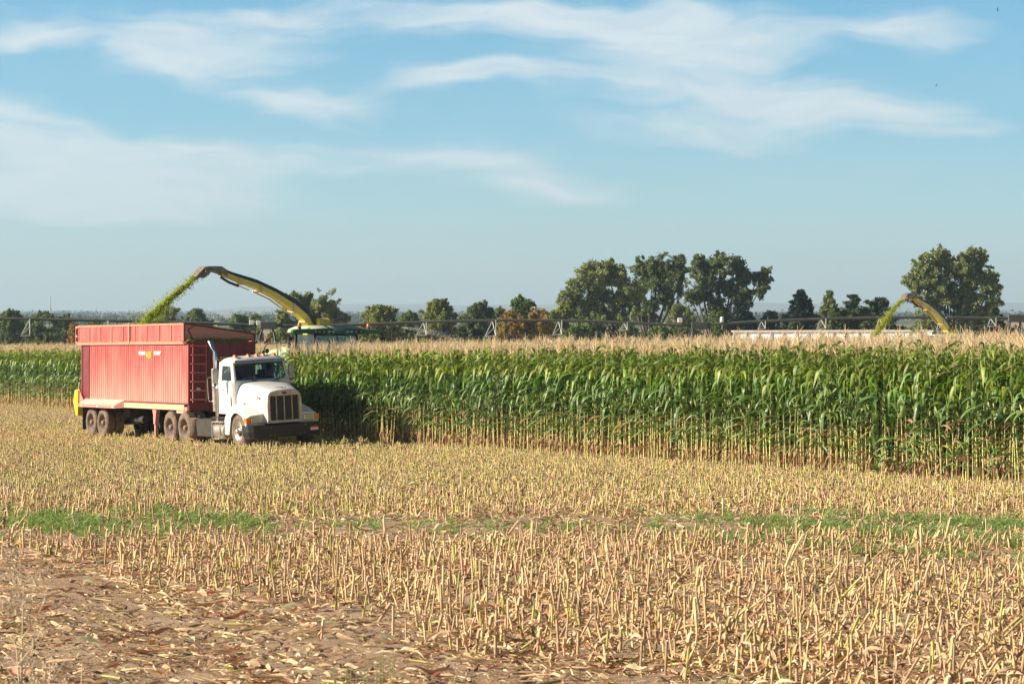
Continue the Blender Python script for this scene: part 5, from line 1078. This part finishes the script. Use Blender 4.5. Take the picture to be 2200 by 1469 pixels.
tree('large_elm_tree', 'broad grey green tree at the left of the tall clump, leaning left', 'tree', 1300, 330,
  [(1292,592,38),(1250,600,32),(1232,632,30),(1330,590,30),(1340,630,36),(1290,640,44),(1222,655,22),(1262,672,36),(1318,682,38),(1348,668,28),(1268,580,20),(1305,572,20)], LF['grey'], 1352, 1.1, .36, 'tall old trees beyond the field', .22, .1, 1.8, .4)
tree('large_elm_tree', 'middle tree of the tall clump, dark with bare trunks showing below', 'tree', 1400, 350,
  [(1415,572,30),(1382,575,24),(1448,570,26),(1400,605,34),(1440,608,30),(1368,612,26),(1395,645,30),(1432,642,20),(1360,640,22),(1385,675,24),(1465,588,20)], LF['dark'], 1393, 1.05, .36, 'tall old trees beyond the field', .25, .1, 1.8, .6)
tree('large_elm_tree', 'dark wide spreading tree at the right of the tall clump with hanging boughs', 'tree', 1550, 340,
  [(1548,568,30),(1515,580,28),(1580,572,26),(1490,605,24),(1545,605,36),(1600,600,28),(1630,598,22),(1632,622,18),(1575,630,28),(1512,632,26),(1485,635,16),(1545,655,26),(1602,632,20),(1500,560,14),(1645,580,10),(1530,680,24),(1560,690,22)], LF['dark'], 1536, 1.05, .36, 'tall old trees beyond the field', .2, .1, 2.0, .5)
tree('cottonwood_tree', 'big rounded cottonwood at the far right behind the second yellow spout', 'tree', 2050, 330,
  [(1985,572,28),(2018,562,24),(2075,560,26),(2102,565,24),(2050,590,34),(2000,605,32),(1965,610,22),(2095,600,32),(2125,612,24),(2135,640,22),(2040,635,40),(1990,645,34),(2090,645,38),(2010,680,36),(2070,685,38),(2115,678,30),(2088,546,12),(2030,552,14)], LF['grey'], 2048, 1.1, .36, None, .15, .4, .4, .4)
tree('field_maple_tree', 'wide tree standing right behind the raised yellow spout', 'tree', 662, 300,
  [(625,650,24),(652,648,26),(690,650,26),(712,662,20),(735,682,16),(640,675,28),(675,680,32),(712,695,28),(610,690,22),(650,705,26),(690,712,26)], LF['grey'], 668, 1.1, .34, gap=.45)
for cx, top, w_, d, kd, lab in ((22,668,60,330,'dark','dark leafy tree at the extreme left edge'),(88,673,80,340,'dark','second dark tree from the left edge, behind the hanging truss frame'),(135,680,62,360,'dark','low dark tree just left of the red trailer'),
   (160,697,26,300,'orange','small rusty coloured bush beside the left end of the red trailer'),(365,660,66,420,'olive','left tree of the pair behind the red trailer'),(425,662,62,430,'green','right tree of the pair behind the red trailer'),
   (515,677,46,380,'green','small tree between the red trailer and the spout'),(548,676,40,400,'grey','pale small tree left of the spout foot'),(815,657,92,330,'olive','round tree right of the harvester cab roof'),(880,672,50,340,'green','low tree between two round trees, mid field edge'),
   (943,642,80,320,'olive','neat round topped olive green tree beyond the middle of the field'),(1027,651,88,330,'dark','darker round tree just right of the neat round one'),(1075,662,40,360,'light','pale green tree peeping behind the autumn ones'),
   (1121,639,58,340,'bright','bright green dense tree above the orange ones'),(1100,668,74,300,'orange','left orange autumn tree'),(1158,664,60,300,'orange','right orange autumn tree'),(1208,660,66,310,'olive','olive tree at the left foot of the tall clump'),
   (1462,657,80,420,'olive','pale olive tree seen between the tall tree trunks'),(1708,690,30,300,'dark','low dark bush under the spruce'),(1655,670,46,330,'spruce','low dark bush left of the spruce'),(1575,690,40,330,'dark','dark bush under the spreading tree'),
   (1420,702,60,320,'green','low bush at the foot of the middle tall tree'),(1290,705,70,310,'dark','low dark bush under the leaning tall tree'),(1350,700,50,315,'green','rounded bush between the two left tall trees'),(600,712,50,320,'green','bush left of the harvester cab'),
   (770,708,60,340,'dark','dark bush behind the harvester cab roof'),(860,705,60,340,'dark','shady bush behind the first truss frame'),(985,706,60,330,'dark','shady bush between two truss frames'),(2170,705,60,340,'dark','dark bush at the extreme right edge'),
   (1245,700,60,305,'green','green bush right of the orange trees'),(1925,702,50,330,'dark','dark bush left of the cottonwood foot'),(1830,705,70,330,'grey','pale bush under the two pines'),(460,705,60,350,'dark','low bush behind the middle of the red trailer')):
    tree('broadleaf_tree' if top < 690 else 'bush', lab, 'tree' if top < 690 else 'bush', cx, d, auto(cx, top, w_, 738 if top < 690 else 745, 9, 1), LF[kd], None, .95, .32, None, .2, gap=.3)
for cx_, tp_, w_ in ((-60,690,110),(-170,684,130),(-300,690,120),(2260,690,110),(2360,684,120),(30,694,90),(200,699,40),(350,698,70),(415,700,70),(640,712,80),(715,706,80),(800,700,80),(905,699,70),(945,706,70),(1040,700,80),(1090,708,70),(1180,702,70),(1225,709,60),(1395,712,60),(1480,706,60),(1600,700,70),(1640,698,50),(1980,700,70),(2110,704,60)):
    tree('bush', 'low shaded bush in the unbroken hedge line under the tree crowns', 'bush', cx_, 372, auto(cx_, tp_-7, w_*1.15, 748, 6, 3), LF['dark' if cx_ % 3 else 'green'], None, .8, .36, 'bushes of the hedge line behind the field', .2, gap=.2)
conifer('spruce_tree', 'black green broad pointed spruce left of the white trailer end', 'conifer', 1721, 621, 80, 320, LF['spruce'])
conifer('cedar_tree', 'small dark conifer under the right limb of the spreading tree', 'conifer', 1592, 644, 66, 330, LF['spruce'])
conifer('cypress_tree', 'slim yellow green conifer behind the white end valve', 'conifer', 1546, 668, 26, 300, LF['bright'])
conifer('poplar_sapling', 'slim pale tree left of the two pines', 'tree', 1781, 622, 40, 310, LF['light'])
conifer('pine_tree', 'left open branched pine behind the second jet', 'conifer', 1832, 629, 66, 310, LF['pine'], 'pines behind the white trailer', .8)
conifer('pine_tree', 'right open branched pine next to the second jet', 'conifer', 1888, 636, 62, 315, LF['pine'], 'pines behind the white trailer', .8)
conifer('juniper_tree', 'small olive conifer at the right foot of the cottonwood', 'conifer', 2137, 658, 60, 310, LF['pine'])

# far woods on the plain: one mass, fading in the haze
def farwood():
    g = np.random.default_rng(77); P = []
    for i in range(330):
        d = 1500*(5.2**g.random()); x = g.uniform(-.26, .26)*d
        if math.sin(d*.0042+x*.0011) < -.15 and g.random() < .8: continue
        h_ = g.uniform(3, 6.5)*(.7+d/9000); w_ = g.uniform(8, 70); gz = float(terrain(np.array(x), np.array(d))); n_ = 70
        c = np.stack([x+g.uniform(-w_, w_, n_), d+g.normal(0, 5, n_), gz+h_*g.random(n_)**.8*(.55+.45*np.sin(np.arange(n_)))+1], 1); P.append(np.repeat(c, 4, 0)+g.normal(0, 1.1, (n_*4, 3)))
    P = np.concatenate(P); o = leafmesh('distant_woods', quads(P, g, 1.9, 1.2), LF['far'], None); tag(o, 'rows of far blue trees across the distant plain', 'distant woods', None, 'stuff')
farwood()
m = MB()
for i, (x, y, w_, h_) in enumerate(((1662,672,5,5),(1672,674,9,3.5),(1690,673,7,3.5))):
    d = 2600.; a = px(x, y, d); wq = w_*d/5500; gz = float(terrain(np.array(a.x), np.array(d))); b = MB(); b.box((-wq/2,-8,0),(wq/2,8,h_*d/5500)); o = empty('farm_building', (a.x, d, gz), (0,0,R(20)), ('tall pale shed','long low pale shed','small pale shed')[i]+' far away left of the spruce', 'building')
    b.build('wall', V['letter_white'], o); b = MB(); hh_ = h_*d/5500; b.prism([(-8.5,hh_),(8.5,hh_),(0,hh_+3)], 'x', -wq/2-.5, wq/2+.5); b.build('roof', V['galv_light'], o)
a = px(108, 668, 3000.); gz = float(terrain(np.array(a.x), np.array(3000.))); m = MB(); m.tube([(0,0,0),(0,0,2.9+(760-636)*3000/5500-gz)], [.8,.5], 6); 
mo_ = m.build('radio_mast', V['galv_light'], None); mo_.location = (a.x, 3000, gz); tag(mo_, 'thin radio mast far off on the plain at the left', 'mast')

# ------------------------------------------------------------------ birds
def bird(loc, rot, s_, label):
    m = MB(); m.tube([(.09,0,0),(.05,0,.008),(-.02,0,.0),(-.09,0,0),(-.15,0,.0)], [.006,.020,.024,.014,.004], 8)
    for k in (-1, 1): m.grid([[(.035, k*.015, .01), (-.04, k*.015, .01)], [(.055, k*.10, .035), (-.035, k*.10, .032)], [(.02, k*.20, .03), (-.045, k*.19, .025)], [(-.06, k*.28, .0), (-.07, k*.27, .0)]])
    m.add([(-.12,-.012,0),(-.12,.012,0),(-.20,.04,0),(-.18,0,0),(-.20,-.04,0)], [(0,1,2,3,4)]); o = m.build('bird', mat('bird_plumage', (.02,.02,.025), .6), None); o.location = loc; o.rotation_euler = rot; o.scale = (s_,)*3; tag(o, label, 'bird')
bird(px(2144,21,110), (R(60), R(20), R(200)), .42, 'small dark bird flying near the top right corner'); bird(px(2012,183,110), (R(75), R(-35), R(150)), .32, 'small dark bird with raised wing, lower of the two')

# ------------------------------------------------------------------ tall dry weeds close to the camera
DW = mat('dry_weed_stem', (.66,.52,.34), .8, objrand=.1); DG = mat('grass_stem_green', (.34,.38,.12), .6, trans=.2, island=.2)
def dryweed(x, d, h_, seed, label, spread=1.0):
    r = random.Random(seed); m = MB(); sd_ = m
    m.tube([(0,0,-.05),(.01,0,h_*.5),(.03,.02,h_)], [.011,.008,.003], 6)
    for i in range(int(20*spread)):
        z = h_*(.30+.66*i/20); a = r.uniform(0, 6.28); L_ = (h_-z)*.45*r.uniform(.6,1.1)+.10; p = Vector((.02*z/h_, 0, z)); q = p+Vector((math.cos(a)*L_*.6, math.sin(a)*L_*.6, L_*.75)); m.tube([p, (p+q)/2+Vector((0,0,-.01)), q], [.0045,.003,.002], 4)
        for j in range(4): t_ = r.uniform(.35,1); c = p.lerp(q, t_); e_ = c+Vector((r.gauss(0,.03), r.gauss(0,.03), r.uniform(.01,.06))); m.tube([c, e_], .002, 3, 0, False); sd_.lathe([(0,-.010),(.009,0),(0,.011)], tuple(e_), 'z', 5)
    o = m.build('dry_weed', DW, None); o.location = (x, d, 0); tag(o, label, 'dry weed', 'dry weeds in front of the bare soil')
dryweed((38-1100)/5500*13.2, 13.2, 1.72, 1, 'tall dry branching weed in the lower left corner, out of focus', 1.2); dryweed((95-1100)/5500*13.6, 13.6, 1.25, 2, 'shorter dry weed just right of the tallest one'); dryweed((165-1100)/5500*14.5, 14.5, 1.15, 3, 'sparse low dry weed, third from the left edge', .6); dryweed((402-1100)/5500*14.5, 14.5, 1.05, 4, 'thin leaning dry stem left of the bottom centre', .25)
def tuft(x, d, h_, seed, label):
    r = random.Random(seed); m = MB(); 
    for i in range(18): blade(m, (r.gauss(0,.09), r.gauss(0,.09), 0), r.uniform(0,6.28), r.uniform(1.35,1.55), r.uniform(1.1,1.5), h_*r.uniform(.6,1.03), .0045, 0, 5, r, .3, .2)
    for i in range(6): p = Vector((r.gauss(0,.08), r.gauss(0,.08), h_*.8)); m.tube([p, p+Vector((r.gauss(0,.01), 0, h_*.2))], [.004,.002], 5)
    o = m.build('grass_tuft', DG, None); o.location = (x, d, 0); tag(o, label, 'grass tuft', 'green grass tufts at the bottom edge')
tuft((765-1100)/5500*14, 14, 1.17, 1, 'blurred green grass tuft at the bottom edge, the bigger one'); tuft((822-1100)/5500*14.2, 14.2, 1.24, 2, 'slender green grass blades right of the bigger tuft at the bottom edge')

# fallen loose leaves and stalks lying in the stubble nearby
for (x, y, rz, c, lab) in ((.35, 39.5, .3, 'husk_green', 'a'),):
    pass

# ------------------------------------------------------------------ sprinkler mist
def mist():
    g = np.random.default_rng(8); pts = []
    for i in range(1500):
        t = g.random(); x0 = (868-1100)/5500*160; pts.append((x0+t*3.4+g.normal(0,.05+.1*t), 158+g.normal(0,.5), 2.9+(760-704)/5500*158-.25*t-.55*t*t+g.normal(0,.03+.16*t)))
    m_ = bpy.data.meshes.new('drop'); b = bmesh.new(); bmesh.ops.create_icosphere(b, subdivisions=1, radius=.008); b.to_mesh(m_); b.free(); m_.materials.append(mat('water_drops', (.85,.88,.9), .3, spec=.8))
    n = len(pts); s_ = g.uniform(.6,1.2,n); scatter('sprinkler_spray', [m_], pts, np.zeros((n,3)), np.stack([s_]*3, 1), np.zeros(n), 'faint white spray drifting below the pipe behind the tassels', 'water spray')
mist()

# ------------------------------------------------------------------ haze
hb = MB(); hb.box((-6200,-80,-3),(6200,11700,330)); hz = hb.build('haze', None, None); hz.data.materials.clear()
hm = bpy.data.materials.new('haze_air'); hm.use_nodes = True; t = hm.node_tree; t.nodes.clear(); pv = t.nodes.new('ShaderNodeVolumePrincipled'); pv.inputs['Density'].default_value = 1.5e-4; pv.inputs['Color'].default_value = (.62,.83,1.0,1); pv.inputs['Anisotropy'].default_value = .1
oo = t.nodes.new('ShaderNodeOutputMaterial'); t.links.new(pv.outputs[0], oo.inputs['Volume']); hz.data.materials.append(hm); tag(hz, 'thin blue air haze over the whole plain', 'haze', None, 'stuff'); hz.display_type = 'WIRE'
